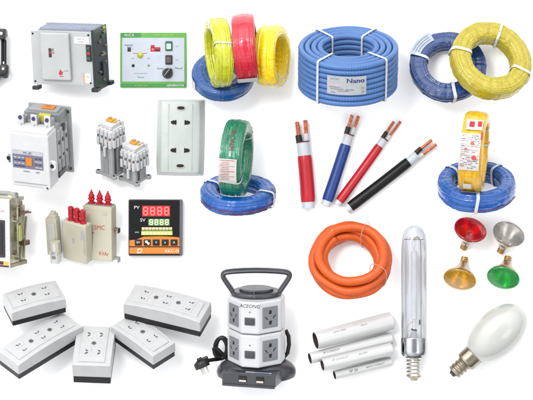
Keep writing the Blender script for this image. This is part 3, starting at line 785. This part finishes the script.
b.box((x + 2, -2, 33), (3.5, 5, 16), .8, m=2); b.box((x + 1, 8, 52), (3, 16, 2.4), .4, m=3); b.box((x + 2, 13, 52), (8, 3, 1.6), .3, m=3)
b.box((x + 2, 9, 22), (5, 10, 5), .7, m=0); b.box((x + 1, 4, 28), (3, 12, 2.4), .4, m=1); b.cyl((x + 2, -6, 12), (x + 2, -6, 60), 1.0, seg=10, m=1); b.cyl((x + 1.5, 6, 8), (x + 1.5, 12, 48), 1.0, seg=10, m=0)
b.box((x + 1, -2, 46), (3, 9, 7), .8, m=1)
b.build('mechanism', [M_dmetal, m_galv, mat('lime_part', (198, 214, 110), .4), mat('rusty_lever', (150, 104, 92), .45)], t)
b = MB(); b.tube([(-10, -2, H), (-10, -2, H + 3), (18, -2, H + 4), (24, -2, H + 3), (26, -2, H - 4)], 2.4, seg=12, m=0); b.cyl((22, -4, H + 1), (22, 4, H + 1), 4.0, seg=18, m=1)
b.build('top_rail', [M_lgrey, m_galv], t)
put1(t, 10, 234, e=8, az=-26, roll=0, anchor=(W / 2, -D / 2, H / 2))

# ------------------------------------------------------------------ 13. capacitors
m_cream = mat('cream_painted_metal', (212, 206, 184), .42, var=.05, vscale=9, bump=.06)
m_bush = mat('red_bushing', (200, 10, 34), .34, var=.06, coat=.15)
t = thing('fuse_unit', 'narrow cream fuse unit standing left of the capacitors', 'fuse unit')
b = MB(); b.prism([(-6, -5), (6, -5), (6, 5), (-6, 5)], 0, 40, .8, m=0); b.prism([(-3, -3.5), (5, -3.5), (5, 4), (-3, 4)], 39, 44, .8, m=0); b.box((1, 0, 45), (5, 5, 3), .6, m=0)
b.box((.5, -5.4, 20), (7.5, .8, 31), .3, m=1); b.build('body', [m_cream, mat('pale_cream', (206, 206, 196), .35, coat=.3)], t)
b = MB(); b.box((6, -10, 9.5), (8.5, 7, 19), .7, m=0); b.box((6, -12, 1.0), (9, 9, 9), .6, m=1)
for s_ in (-1, 1): b.box((6 + s_ * 3.2, -15, 4), (.9, 5, 11), .2, m=1)
b.box((6, -16.8, 4), (3.6, .6, 3), 0, m=2); b.box((6, -13.7, 13), (3, .5, 9), 0, m=1)
b.build('holder', [m_cream, M_bwhite, M_dmetal], t)
put1(t, 51.6, 236.5, e=24, az=-20, roll=2, anchor=(0, -5, 21))
CAPG = 'cream power capacitors with red bushings'
t = thing('capacitor', 'smaller cream capacitor with three smooth red bushings', 'capacitor', CAPG)
b = MB(); W, D, H = 28, 11, 42; b.box((0, 0, H / 2), (W, D, H), .9, m=0, seg=3); b.box((0, 0, H + .1), (W - 2, D - 2, 1), .4, m=0)
b.build('case', m_cream, t)
b = MB()
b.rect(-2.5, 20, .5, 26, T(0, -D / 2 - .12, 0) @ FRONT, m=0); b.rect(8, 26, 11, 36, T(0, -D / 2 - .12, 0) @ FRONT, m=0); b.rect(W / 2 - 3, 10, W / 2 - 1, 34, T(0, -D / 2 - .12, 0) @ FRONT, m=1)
b.build('label', [mat('grey_sticker', (186, 186, 190), .5), mat('darker_cream', (196, 190, 168), .5)], t)  # two grey stickers and a slightly darker cream strip near the right edge
for k in (-1, 0, 1):
    b = MB(); b.lathe([(3.6, H + .5), (3.6, H + 1.6), (2.6, H + 2.2), (2.7, H + 5), (3.1, H + 6), (2.8, H + 7), (2.9, H + 12), (3.1, H + 13.4), (2.6, H + 14.6), (0, H + 14.8)], 20, M=T(k * 7 + .5, 0, 0)); b.build('bushing', m_bush, t)
put1(t, 74.3, 242.6, e=27, az=-30, anchor=(0, -D / 2, H / 2))
t = thing('capacitor', 'taller cream capacitor with red lettering and pointed red bushings', 'capacitor', CAPG)
b = MB(); W, D, H = 30, 13, 56; b.box((0, 0, H / 2), (W, D, H), .9, m=0, seg=3); b.box((0, 0, H + .2), (W - 2, D - 2, 1.2), .4, m=1); b.box((0, -D / 2 + .2, H - 2.4), (W + .8, .8, 4), .2, m=0)
b.build('case', [m_cream, mat('grey_top', (150, 150, 146), .5)], t)
for k in (-1, 0, 1):
    b = MB(); b.lathe([(3.8, H + .6), (3.8, H + 2.0), (2.4, H + 2.6), (2.6, H + 4), (3.7, H + 5), (3.6, H + 6), (2.6, H + 6.6), (3.2, H + 8), (3.0, H + 9.5), (1.9, H + 10.4), (1.8, H + 12), (1.0, H + 12.6), (.9, H + 14.6), (0, H + 14.8)], 20, M=T(k * 8.8, 0, 0)); b.build('bushing', m_bush, t)
b = MB(); q = T(0, -D / 2 - .15, 0) @ FRONT
b.text('SMC', 6.4, q @ T(2.2, 34, 0) @ Rz(4), 0, .95, shear=.1); b.text('KVAr', 5.6, q @ T(6.4, 7.5, 0), 0, .8)
b.rect(11, 35.5, 13.5, 36.2, q @ Rz(-8), 0); b.rect(6, 47, 11, 50, q, 1); b.rect(-9.5, 27.5, -5, 28.2, q @ Rz(-3), 0)
b.build_each('lettering', [M_redink, mat('cream_sticker', (200, 196, 184), .5)], t)
for z in (2, 32):
    b = MB(); b.box((W / 2 + 2, 2, z), (5, 6, 2.0), .5); b.box((W / 2 + 4, 2, z - 1.6), (1.2, 6, 5), .3); b.build('bracket', M_lgrey if z < 10 else M_dmetal, t)
put1(t, 97.6, 233.4, e=15, az=-20, anchor=(0, -D / 2, H / 2))

# ------------------------------------------------------------------ 14. temperature controller
t = thing('temperature_controller', 'square black digital controller with red digits and orange lower band', 'controller')
b = MB(); b.box((0, 0, 5), (54, 56.6, 10), 1.4, m=0); b.build('case', mat('controller_grey', (112, 108, 118), .45), t)
b = MB(); b.box((-1.2, 0, 10.4), (50.6, 55.4, 1.6), .6, m=0)
P = [(-25.8, -26)] + [(24, -26), (24, -9.8)] + [(24 - (i + 1) * 4, -9.8 + 1.8 * sin(pi * (i + 1) / 14) * (1 - i / 14)) for i in range(9)] + [(-19, -12.0), (-25.8, -12.6)]
b.prism(P, 11.0, 11.4, 0, m=1); b.rect(-25.8, -19.6, 24, -18.6, None, 0, z=11.5); b.build('front_panel', [mat('gloss_black_panel', (10, 10, 12), .12, coat=.1, var=.1), mat('orange_panel', (240, 138, 38), .4)], t)
SEG = {'8': 'abcdefg', '0': 'abcdef', '5': 'afgcd', '3': 'abgcd', '2': 'abged', '1': 'bc', '6': 'afgecd'}
def digit(b, ch, x, y, w, h, z, m=0, th=.9):
    g_ = .25
    S_ = {'a': (0, h / 2, w / 2 - g_, th / 2), 'g': (0, 0, w / 2 - g_, th / 2), 'd': (0, -h / 2, w / 2 - g_, th / 2),
          'b': (w / 2, h / 4, th / 2, h / 4 - g_), 'c': (w / 2, -h / 4, th / 2, h / 4 - g_), 'f': (-w / 2, h / 4, th / 2, h / 4 - g_), 'e': (-w / 2, -h / 4, th / 2, h / 4 - g_)}
    for s_ in SEG[ch]:
        cx, cy, hx, hy = S_[s_]; b.rect(x + cx - hx, y + cy - hy, x + cx + hx, y + cy + hy, None, m, z=z)
b = MB(); b.rect(-13.2, 11.2, 14.6, 21.8, None, 1, z=11.4)
for k, ch in enumerate('8888'): digit(b, ch, -9.8 + k * 7.0, 16.5, 3.8, 7.4, 11.55, 0, 1.3)
b.build('red_display', [mat('lit_red_digit', (255, 120, 120), .4, emit=((255, 110, 110), .55)), mat('red_display_back', (190, 16, 22), .3, emit=((200, 10, 16), .4))], t)
b = MB(); b.rect(-7.2, 2.0, 14.2, 8.8, None, 1, z=11.4)
for k, ch in enumerate('8888'): digit(b, ch, -4.2 + k * 5.2, 5.4, 2.8, 4.8, 11.55, 0, .9)
b.build('green_display', [mat('lit_green_digit', (228, 236, 190), .4, emit=((220, 232, 170), .5)), mat('green_display_back', (92, 138, 84), .3, emit=((70, 120, 60), .3))], t)
b = MB()
for k in range(9): b.rect(-13.6 + k * 3.4, -1.5, -13.6 + k * 3.4 + 3.0, .3, None, 0, z=11.4); 
for k in range(9): b.rect(-13.6 + k * 3.4, -2.6, -13.6 + k * 3.4 + 3.0, -1.9, None, 1, z=11.4)
b.rect(-14, -7.4, 17, -3.4, None, 2, z=11.4)
for k in range(8): b.rect(-13 + k * 3.7, -6.6, -13 + k * 3.7 + 2.2, -4.6, None, 3, z=11.55)
b.text('MV', 2.2, T(-18.2, -4.8, 11.5), 1, 1.3)
b.build('bar_graph', [mat('peach_bar', (246, 206, 150), .4, emit=((246, 200, 140), .35)), M_paper, mat('lime_bar', (188, 210, 78), .4, emit=((180, 205, 60), .35)), mat('cream_bar', (238, 236, 190), .4, emit=((238, 236, 180), .35))], t)
b = MB(); b.text('PV', 4.4, T(-18.6, 20, 11.5), 0, 1.15); b.text('SV', 4.4, T(-12.6, 7.4, 11.5), 0, 1.15); b.text('D', 6.4, T(-15.6, -23.4, 11.5), 0, 1.2, shear=.25); b.rect(-17.6, -25.6, -15, -24.6, None, 0, z=11.52)
b.text('RKC-D', 4.2, T(17 - .5, -23.4, 11.5), 0, 1.1); b.build('lettering', mat('white_panel_print', (250, 250, 250), .5), t)
for k in range(5):
    x = -17 + k * 8.9; b = MB(); b.box((x, -14.8, 11.8), (6.9, 6.2, 1.4), 1.4, m=0, seg=3); q = T(x, -14.8, 12.62)
    if k == 0: b.text('SET', 2.6, q, 1)
    elif k == 1: b.disc(-.8, .8, 1.4, q, 1); b.disc(1.2, -1, 1.3, q, 1)
    elif k == 2: b.text('<', 4, q, 1)
    elif k == 3: b.text('v', 4, q, 1)
    else: b.text('^', 5, q @ T(0, -.8, 0), 1)
    b.build('button', [mat('black_key', (14, 14, 16), .3), MATS['white_panel_print']], t)
put1(t, 155.8, 227.5)

# ------------------------------------------------------------------ 15. extension socket blocks
EXG = 'white extension socket blocks on black bases'
m_ext = mat('off_white_plastic', (215, 215, 215), .45, var=.03, bump=.06, bscale=240)
m_extb = mat('black_base_plastic', (24, 24, 29), .5, var=.12)
m_mark = mat('grey_slot', (96, 96, 96), .6); m_screw = mat('grey_screw', (138, 138, 132), .35, metal=.5)
def ext_block(label, L, W, H, n):
    t = thing('extension_socket', label, 'extension socket', EXG)
    hb = H * .36; crown = L * .035
    zt = lambda x: H + crown * (1 - (2 * x / L) ** 2)
    b = MB(); b.box((0, 0, hb / 2), (L - 1.2, W - 1.2, hb), .8); b.build('base', m_extb, t)
    nn = 12; prof = [(-L / 2 - .0, hb), (L / 2 + .0, hb)] + [(L / 2 - .4 - (L - .8) * i / nn, zt(L / 2 - L * i / nn)) for i in range(nn + 1)]
    b = MB(); b.prism([(x, z) for x, z in prof], -W / 2, W / 2, .9, M=Matrix(((1, 0, 0, 0), (0, 0, -1, 0), (0, 1, 0, 0), (0, 0, 0, 1))), seg=3)
    b.build('cover', m_ext, t, angle=40)
    Lp, Wp = L * .86, W * .68; b = MB(); nn = 16; vs = []; fs = []
    for i in range(nn + 1):
        x = -Lp / 2 + Lp * i / nn
        for y, dz in ((-Wp / 2, -.4), (-Wp / 2, .7), (-Wp / 2 + .4, 1.0), (Wp / 2 - .4, 1.0), (Wp / 2, .7), (Wp / 2, -.4)): vs.append((x, y, zt(x) + dz))
    for i in range(nn):
        for j in range(5): a = i * 6 + j; fs.append((a, a + 6, a + 7, a + 1))
    fs.append(tuple(range(6))); fs.append(tuple(nn * 6 + j for j in reversed(range(6))))
    b.add(vs, fs); pln = b.build('socket_plate', m_ext, t)
    pit = Lp / n
    for k in range(n):
        cx = -Lp / 2 + pit * (k + .5)
        s_ = W / 31
        for sy in (-1, 1):
            b = MB(); b.box((cx, sy * 5.0 * s_, 0), (9.5 * s_, 7.6 * s_, .9), .35)
            b.v = [Vector((v.x, v.y, v.z + zt(v.x) + .95)) for v in b.v]
            A = T(cx, sy * 5.0 * s_, zt(cx) + 1.46)
            for q in (-1, 1):
                b.disc(q * 1.5 * s_, 0, .8 * s_, A, m=1, z=.02); b.rect(-1.5 * s_, -.42 * s_, 1.5 * s_, .42 * s_, A @ T(q * 1.7 * s_, 0, .05) @ Rz(90 - q * 32), 1)
                b.rect(-.9 * s_, -.36 * s_, .9 * s_, .36 * s_, A @ T(q * 1.3 * s_, -.1, .08) @ Rz(q * 10), 1)
            b.build('outlet', [m_ext, m_mark], pln)
    for k in range(n - 1):
        cx = -Lp / 2 + pit * (k + 1); b = MB()
        b.lathe([(2.3, 0), (2.3, .3), (1.8, .35), (1.7, .1), (0, .1)], 20, m=0, M=T(cx, 0, zt(cx) + 1.1)); b.rect(-1.4, -.25, 1.4, .25, T(cx, 0, zt(cx) + 1.32) @ Rz(40), 1)
        b.build('screw', [m_screw, M_dgrey], pln)
    return t
E = 39
t = ext_block('two-outlet extension block at the far left, above a longer block', 57, 31, 18, 2); put1(t, 34.3, 302.5, e=E, az=22, roll=0, anchor=(0, 0, 10))
t = ext_block('three-outlet extension block slanting up to the right, lower left', 84, 31, 19, 3); put1(t, 41, 345, e=E, az=44, anchor=(0, 0, 10))
t = ext_block('two-outlet extension block facing straight forward in the middle', 59, 38, 24, 2); put1(t, 94.5, 354.5, e=E, az=87, anchor=(0, 0, 12))
t = ext_block('two-outlet extension block slanting down right of the middle block', 63, 30, 18, 2); put1(t, 143, 341, e=E, az=-46, anchor=(0, 0, 9))
t = ext_block('three-outlet extension block at upper right, longest edge facing front', 82, 32, 20, 3); put1(t, 167.5, 310.5, e=E, az=-20, anchor=(0, 0, 10))

# ------------------------------------------------------------------ 16. tower socket
t = thing('tower_socket', 'white two-tier tower socket with dark carrying handle and coiled black cord', 'tower socket')
m_tow = mat('tower_white_plastic', (226, 227, 229), .35, var=.015, coat=.2)
m_face = mat('grey_socket_face', (140, 142, 146), .4, var=.04)
m_char = mat('charcoal_plastic', (66, 67, 72), .32, var=.06, coat=.15)
def octo(s_, b_, c_):
    h = (b_ + c_ * sqrt(2)) / 2 * s_; q = b_ / 2 * s_
    P = [(q, h), (h, q), (h, -q), (q, -h), (-q, -h), (-h, -q), (-h, q), (-q, h)]
    return [(x * cos(pi / 4) - y * sin(pi / 4), x * sin(pi / 4) + y * cos(pi / 4)) for x, y in P]
B_, C_ = 27, 17; AP = (B_ + C_ * sqrt(2)) / 2; APC = (AP + B_ / 2) / sqrt(2)
for z0, z1 in ((17, 50.5), (51.2, 84)):
    b = MB(); b.prism(list(reversed(octo(1, B_, C_))), z0, z1, 2.2, seg=4); tier = b.build('tier', m_tow, t, angle=50)
    zc = (z0 + z1) / 2
    for a in range(4):
        Mx = Rz(a * 90 + 45)
        b = MB(); b.box((0, -AP - .1, zc), (17.5, 1.2, 21.5), .55, m=0, M=Mx, seg=3)
        q = Mx @ T(0, -AP - .75, zc) @ FRONT
        # two-pin pair above and below, flat slots at both sides
        b.disc(-0, 5.4, 1.5, q, 1, r2=2.0); b.disc(0, -5.6, 1.5, q, 1, r2=2.0)
        b.rect(-2.0, 3.4, 1.4, 4.4, q @ T(0, 0, .02), 1); b.rect(-1.4, -4.6, 2, -3.6, q @ T(0, 0, .02), 1)
        b.rect(-.5, -2.2, .5, 2.2, q @ T(-4.6, -.4, .04) @ Rz(40), 1); b.rect(-.5, -2.2, .5, 2.2, q @ T(4.6, .4, .04) @ Rz(-40), 1)
        b.build('socket_face', [m_face, M_hole], tier)
    b = MB(); b.box((0, -APC - .2, zc - 3), (10.5, 1.6, 7.8), .6, m=0); b.box((0, -APC - 1.4, zc - 3), (8, 1.6, 5.2), .6, m=1); b.build('rocker_switch', [mat('switch_frame', (92, 94, 100), .35), m_char], tier)
    b = MB(); b.cyl((0, -APC + .4, zc + 6.5), (0, -APC - .5, zc + 6.5), .75, seg=12); b.build('indicator', M_mgrey, tier)
b = MB(); b.text('ACEONG', 4.9, T(0, -APC - .15, 80) @ FRONT, 0, 1.0, shear=.25); b.build('lettering', M_dgrey, t)
b = MB(); P = [(39.5 * cos(a), 27 * sin(a)) for a in [2 * pi * i / 48 for i in range(48)]]
vs = []; fs = []
prof = [(.90, 0), (.98, 1.6), (1.0, 5), (.98, 9), (.90, 13), (.78, 16), (.66, 17.4), (0.3, 17.6)]
for s_, z in prof: vs += [(x * s_, y * s_, z) for x, y in P]
for k in range(len(prof) - 1):
    for i in range(48): a = k * 48 + i; c = k * 48 + (i + 1) % 48; fs.append((a, c, c + 48, a + 48))
fs.append(tuple(reversed(range(48))))
b.add(vs, fs, 0, Rz(13)); b.build('base', m_char, t)
b = MB(); b.prism([(-27, -33), (27, -33), (29, -14), (-29, -14)], .2, 13.4, 1.2, m=0); b.prism([(-26.5, -35.2), (26.5, -35.2), (26.5, -32), (-26.5, -32)], -.6, 1.4, .4, m=0)
fp = b.build('front_panel', m_char, t)
for x in (-6, 11.5):
    b = MB(); b.box((x, -33.2, 7.2), (8.0, .9, 6.4), .3, m=0); b.box((x, -33.8, 8.2), (7, .5, 3.0), 0, m=1); b.box((x, -34, 5.4), (7, .6, 1.9), .1, m=2); b.build('usb_port', [M_hole, M_black, mat('cream_usb_tongue', (226, 216, 200), .4)], fp)
b = MB(); b.rect(-4, -31.5, 22, -27.5, None, 0, z=13.55); b.rect(5, -31, 20, -28.2, None, 1, z=13.65); b.text('USB 5V 2.1A', 2.6, T(6, -29.4, 13.75), 2); b.build('sticker', [mat('silver_sticker', (206, 208, 220), .3), mat('blue_sticker', (120, 130, 190), .4), M_paper], fp)
b = MB(); b.text('ON', 2.4, T(-19, -28, 13.55), 0); b.disc(-12, -27, 1.5, T(0, 0, 13.6), 1); b.build('panel_print', [M_greyink, M_hole], fp)
b = MB(); b.prism([(24.5 * cos(a), 18 * sin(a)) for a in [2 * pi * i / 36 for i in range(36)]], 83.6, 89, 2, m=0, seg=3, M=Rz(13))
b.prism([(17 * cos(a), 12 * sin(a)) for a in [2 * pi * i / 36 for i in range(36)]], 88.6, 91.5, 1.2, m=0, M=Rz(13)); b.box((-2, -10.5, 88.6), (.5, 15, 6.2), .1, m=1, M=Rz(13)); b.build('top_cap', [m_char, M_mgrey], t)
hp = [(-21, 86), (-24, 91), (-28.5, 97.5), (-32, 103), (-33, 106), (-31.5, 108.6), (-27, 109.6), (-15, 110.6), (0, 111), (15, 110.6), (27, 109.6), (31.5, 108.6), (33, 106), (32, 103), (28.5, 97.5), (24, 91), (21, 86)]
def smooth(P, k=2):
    for _ in range(k):
        Q = [P[0]]
        for a, c in zip(P[:-1], P[1:]):
            Q += [tuple(a[i] * .75 + c[i] * .25 for i in range(len(a))), tuple(a[i] * .25 + c[i] * .75 for i in range(len(a)))]
        P = Q + [P[-1]]
    return P
b = MB(); b.tube([(x, 0, z - 1.8) for x, z in smooth(hp)], 3.3, seg=16, M=Rz(13), up=(0, 1, 0), flat=(1.5, .82)); b.build('handle', m_char, t)
cb = MB(); rr = random.Random(3)
pts = []
for k in range(66):
    a = k / 66 * 3 * 2 * pi; pts.append((-35.5 + .05 * k - 1 + 6.2 * cos(a) + rr.uniform(-.2, .2), 12 + k * .1 - 4, 26 + 10.5 * sin(a)))
pts = [(-26, 10, 12)] + pts[10:]
last = pts[-1]
pts += smooth([last, (-36, 10, 15), (-42, 2, 17), (-49, -4, 17.5)], 2)[2:]
cb.tube(smooth(pts, 1), 2.0, seg=10, M=Rz(13)); cord = cb.build('power_cord', M_black, t)
cb = MB(); cb.tube([(29, 14, 44), (32, 12, 38), (32.5, 10, 30), (31, 8, 22), (26, 8, 16)], 2.0, seg=10, M=Rz(13)); cb.build('power_cord', M_black, t)
b = MB(); A = Rz(13) @ T(-54, -6, 14.5) @ Ry(-24) @ Rx(-15)
b.lathe([(2.2, 7), (3.0, 5), (7.2, 2.6), (7.8, 0), (7.4, -3.6), (0, -4)], 24, M=A, m=0); b.box((4, 0, 4), (9, 4, 4), 1.4, M=A, m=0)
for x, y in ((-3, 2.5), (3, 2.5), (0, -3)): b.box((x, y, -7), (2.0, 1, 7), .2, M=A, m=1)
b.build('plug', [M_black, M_metal], cord)
put1(t, 256.3, 328, e=14, az=-13, anchor=(0, 0, 50))

# ------------------------------------------------------------------ 17. orange hose
t = thing('hose_coil', 'bright orange corrugated hose wound in a loose coil', 'hose coil')
turns = [(36.5, 4.8, .5, -.5), (28.5, 5.2, -1, 1), (28.2, 13.0, 1, -.3), (36.8, 13.4, -.5, 1), (32.5, 21.0, .8, .5), (32.8, 21.6, .8, .5)]
pts = []; N = 620
for k in range(5):
    for i in range(N):
        f = i / N; a = 2 * pi * f + 2.2
        s_ = 0 if f < .72 else ((f - .72) / .28) ** 2 * (3 - 2 * (f - .72) / .28)
        A_, B2 = turns[k], turns[k + 1]; v = [A_[j] * (1 - s_) + B2[j] * s_ for j in range(4)]
        r_ = v[0] + 2.4 * noise.noise(Vector((cos(a) * 1.3, sin(a) * 1.3, k * 5.0))); z = v[1] + (0, 1.2, -.4, 1.0, 1.4)[k] * sin(a + k * 2.1) + 2.0 * noise.noise(Vector((cos(a) * 1.3, sin(a) * 1.3, k * 9.0 + 3)))
        pts.append((r_ * cos(a) + v[2], r_ * sin(a) + v[3], z))
b = MB(); b.tube(pts, lambda i: 4.55 + .13 * sin(i * 2 * pi / 5.2), seg=12, up=(0, 0, 1)); b.build('hose', mat('orange_hose_plastic', (242, 98, 8), .42, var=.06, coat=.1), t, angle=80)
for th in (-35, 62):
    b = MB(); q = []
    for i in range(40): u = 2 * pi * i / 40; r_, z = sect(u, 42.4, 22.8, 28, .6); q.append((r_ * cos(radians(th) + .05 * sin(u)), r_ * sin(radians(th) + .05 * sin(u)), z + 13))
    b.tube(q, .35, seg=6, closed=True); b.build('tie', mat('clear_tie', (235, 170, 150), .3), t)
put1(t, 350.5, 259.5, e=56, anchor=(0, 0, 12))

# ------------------------------------------------------------------ 18. white pipes
PG = 'white plastic conduit pipes'
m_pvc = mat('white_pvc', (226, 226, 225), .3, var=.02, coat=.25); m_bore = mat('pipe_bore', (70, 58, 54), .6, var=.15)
def pvc(label, p0, p1, r, wall, z, mark, mi, mth=22, tilt=15):
    t = thing('plastic_pipe', label, 'pipe', PG)
    q0 = Vector((p0[0], -p0[1], 0)); q1 = Vector((p1[0], -p1[1], 0)); d = q1 - q0; Ln = d.length / cos(radians(tilt))
    b = MB(); b.pipe((0, 0, 0), (Ln, 0, 0), r, r - wall, m=0, mi=1); b.build('tube', [m_pvc, mi], t)
    b = MB()
    def fn(c): th = radians(mth) + c.y / (r + .12); return (c.x, (r + .15) * sin(th), (r + .15) * cos(th))
    for st, s0, sz, mm in mark:
        b.text(st, sz, None, mm, 1.15, fn=lambda c: fn(Vector((c.x + s0, c.y, 0))), shear=.15)
    b.build_each('lettering', [M_ink, mat('pale_grey_print', (140, 142, 148), .6)], t)
    ang = math.degrees(atan2(d.y, d.x))
    R_ = Rz(ang) @ Ry(tilt)
    k = 1
    o = T(0, 0, 0) @ R_
    zoff = z + Ln * sin(radians(tilt))
    t.location = Vector(((p0[0] - 266.5) * (CAMH - zoff) / CAMH, (200 - p0[1]) * (CAMH - zoff) / CAMH, zoff)) * U
    t.rotation_euler = R_.to_euler()
    return t
pvc('thickest white pipe, topmost of the four, with open brown bore', (315.5, 340.5), (391.3, 321.5), 9.0, 1.1, 9.4, (('UPVC PIPE', 24, 2.6, 1), ('20mm', 50, 2.4, 1)), m_bore)
pvc('white pipe just beneath the thickest pipe, reaching farthest left', (309.8, 358.3), (391.3, 339.5), 5.8, .8, 6.2, (('SP CONDUIT', 22, 2.6, 0),), m_bore)
pvc('medium white pipe lying over its neighbour, third from top', (322.3, 364.8), (391.3, 349.8), 6.3, .9, 13.6, (('SP CONDUIT', 18, 2.6, 1), ('BS 6099', 42, 2.3, 1)), m_bore)
pvc('thinnest white pipe with bold black print, lowest of the four', (334.5, 375.0), (391.3, 362.2), 4.7, .7, 5.0, (('SP 20', 19, 3.6, 0), ('HEAVY CONDUIT', 42, 2.2, 0)), m_bore, 2)

# ------------------------------------------------------------------ lamps
def screw_cap(b, r, z0, z1, m=0, turns=5):
    n = turns * 8; pr = []
    for i in range(n + 1): z = z0 + (z1 - z0) * i / n; pr.append((r * (1 + .075 * cos(2 * pi * i / 8)), z))
    return b.lathe(pr, 32, m)
t = thing('tubular_lamp', 'clear glass tubular discharge lamp with screw cap lying upright', 'lamp')
b = MB(); b.lathe([(2.0, -3.2), (3.4, -2.6), (3.4, -1.2), (4.4, -1), (7.2, 1), (7.4, 2)], 28, 1); screw_cap(b, 7.9, 2, 20, 0, 5); b.lathe([(7.6, 20), (8.4, 21)], 28, 0); b.build('screw_cap', [M_metal, M_dmetal], t)
b = MB(); b.lathe([(8.2, 20.6), (11.4, 21.6), (12.8, 24), (13.0, 27), (13.0, 39), (12.7, 39.6), (12.2, 39.6)], 40); b.build('collar', mat('chrome_collar', (170, 172, 176), .12, metal=1.0, var=.05), t)
b = MB(); b.lathe([(12.4, 38.5), (12.6, 50), (12.7, 90), (12.7, 128), (12.4, 136), (11.4, 142), (9.2, 147), (6, 150), (3, 151.4), (0, 151.8)], 48)
gl_ = glass('clear_lamp_glass', (.90, .91, .93), (.03, .04, .07), rough=.05, power=1.9); b.build('glass_tube', gl_, t, angle=60)
b = MB(); b.cyl((0, 0, 58), (0, 0, 126), 3.1, seg=20, m=0, bev=.8); b.cyl((0, 0, 126), (0, 0, 136), .8, m=1, seg=8); b.cyl((0, 0, 48), (0, 0, 58), .9, m=1, seg=8); b.build('arc_tube', [mat('ceramic_white', (246, 247, 250), .3), M_metal], t)
b = MB(); b.tube([(7, 0, 40), (7, 0, 120), (6.6, 0, 136), (3, 0, 141), (0, 0, 137)], .55, seg=8, m=0); b.tube([(-6.4, 0, 40), (-6.4, 0, 52), (-1, 0, 56)], .6, seg=8, m=0)
b.cyl((0, 0, 38), (0, 0, 46), 5.2, 2.4, m=1, seg=16); b.box((6, 3, 55), (1.8, .6, 5), 0, m=2); b.cyl((-5, 0, 139), (6, 0, 139), .45, seg=8, m=0); b.cyl((-3, 0, 48), (3, 0, 47), .9, seg=8, m=2)
b.tube([(9.5 * cos(a), 9.5 * sin(a), 137.5) for a in [2 * pi * i / 20 for i in range(20)]], .35, seg=6, closed=True, m=0)
b.build('support_frame', [M_dmetal, mat('frosted_stem', (196, 198, 204), .3), M_dgrey], t)
put([(t, Rx(-90))], 414, 377.5, roll=0)

t = thing('opal_lamp', 'large white opal glass oval bulb with worn screw cap', 'light bulb')
b = MB(); b.lathe([(0, -1.5), (3, -1.4), (4.0, 1)], 24, 1); b.lathe([(4.0, 1), (6.6, 2.4)], 28, 2); screw_cap(b, 7.3, 2.4, 16, 0, 3); b.build('screw_cap', [M_dmetal, M_dgrey, M_black], t)
b = MB(); b.lathe([(7.2, 16), (9.4, 16.6), (10.6, 18), (10.8, 20), (11.0, 28.4), (11.3, 29.2), (10.6, 29.8)], 36); b.build('collar', mat('nickel_collar', (150, 142, 124), .22, metal=1.0, var=.15), t)
prof = []
for i in range(41):
    u = i / 40; z = 29 + u * 67
    r_ = max(23.2 * sqrt(max(0, 1 - ((z - 60) / 36.0) ** 2)), 10.8 if u < .05 else 0)
    prof.append((r_, z))
prof += [(0, 96)] if prof[-1][0] > 1e-3 else []
b = MB(); b.lathe(prof, 56)
m_opal = mat('opal_glass', (212, 213, 207), .14, var=.02, coat=.6, sub=.1); b.build('bulb', m_opal, t, angle=60)
dirv = Vector((522.0 - 450.5, -(310 - 376.5), 0)); ang = math.degrees(atan2(dirv.y, dirv.x)) - 90
put([(t, Rz(ang) @ Rx(-90 + 4))], 452.5, 373.8)

# reflector lamps
RG = 'coloured reflector lamps'
m_refl = mat('bronze_reflector', (190, 160, 122), .22, metal=.9, var=.15)
m_refl2 = mat('silver_reflector', (186, 178, 168), .2, metal=.9, var=.12)
m_brass = mat('brass_cap', (176, 140, 88), .3, metal=1.0, var=.2)
def par_lamp(label, m_lens, m_body, px, py, tilt, roll):
    t = thing('reflector_lamp', label, 'light bulb', RG)
    b = MB(); b.lathe([(1.2, -.6), (2.2, 0), (2.6, 1)], 16, 1); screw_cap(b, 3.4, 1, 7.5, 0, 3); b.build('screw_cap', [m_brass, M_dgrey], t)
    b = MB(); b.lathe([(3.4, 7.2), (4.2, 8), (4.4, 10.4), (5.6, 12), (8, 16), (11.6, 20), (14.4, 23.4), (15.6, 25.4), (16.2, 26.2), (16.2, 27.6)], 48, open_=True); b.build('reflector', m_body, t, angle=50)
    b = MB(); b.lathe([(16.4, 27.2), (16.6, 28.2), (15.9, 29.0), (14.8, 29.2), (12, 29.8), (8, 30.4), (4, 30.7), (0, 30.8)], 72, open_=True, rf=lambda a, z: 1 + (.012 * cos(a * 24) if z > 29 else 0)); b.build('lens', m_lens, t, angle=60)
    # tilt: how far the lens turns away from the camera; roll: direction the lamp points in the picture
    put([(t, Rz(roll) @ Rx(-tilt))], px, py, e=90, anchor=Rz(roll) @ Rx(-tilt) @ Vector((0, 0, 28)))
def lens(name, c): return glass(name, c, tuple(v * .7 for v in c), rough=.08, body=tuple(v * .8 for v in c), bodyfac=.3, bump=.6)
par_lamp('red glass reflector lamp, upper left of the four reflector lamps', lens('red_lens', (.95, .02, .03)), m_refl2, 470.4, 229.5, 46, -17)
par_lamp('clear silver reflector lamp, upper right of the four reflector lamps', glass('clear_lens', (.90, .90, .89), (.75, .74, .72), rough=.1, body=(.6, .6, .58), bodyfac=.16, bump=.5), m_refl2, 509, 233.5, 46, -21)
par_lamp('amber glass reflector lamp, lower left of the four reflector lamps', lens('amber_lens', (.98, .68, .01)), m_refl, 459.6, 279.5, 54, -196)
par_lamp('green glass reflector lamp, lower right of the four reflector lamps', lens('green_lens', (.02, .74, .14)), m_refl, 503.2, 277.8, 50, -197)
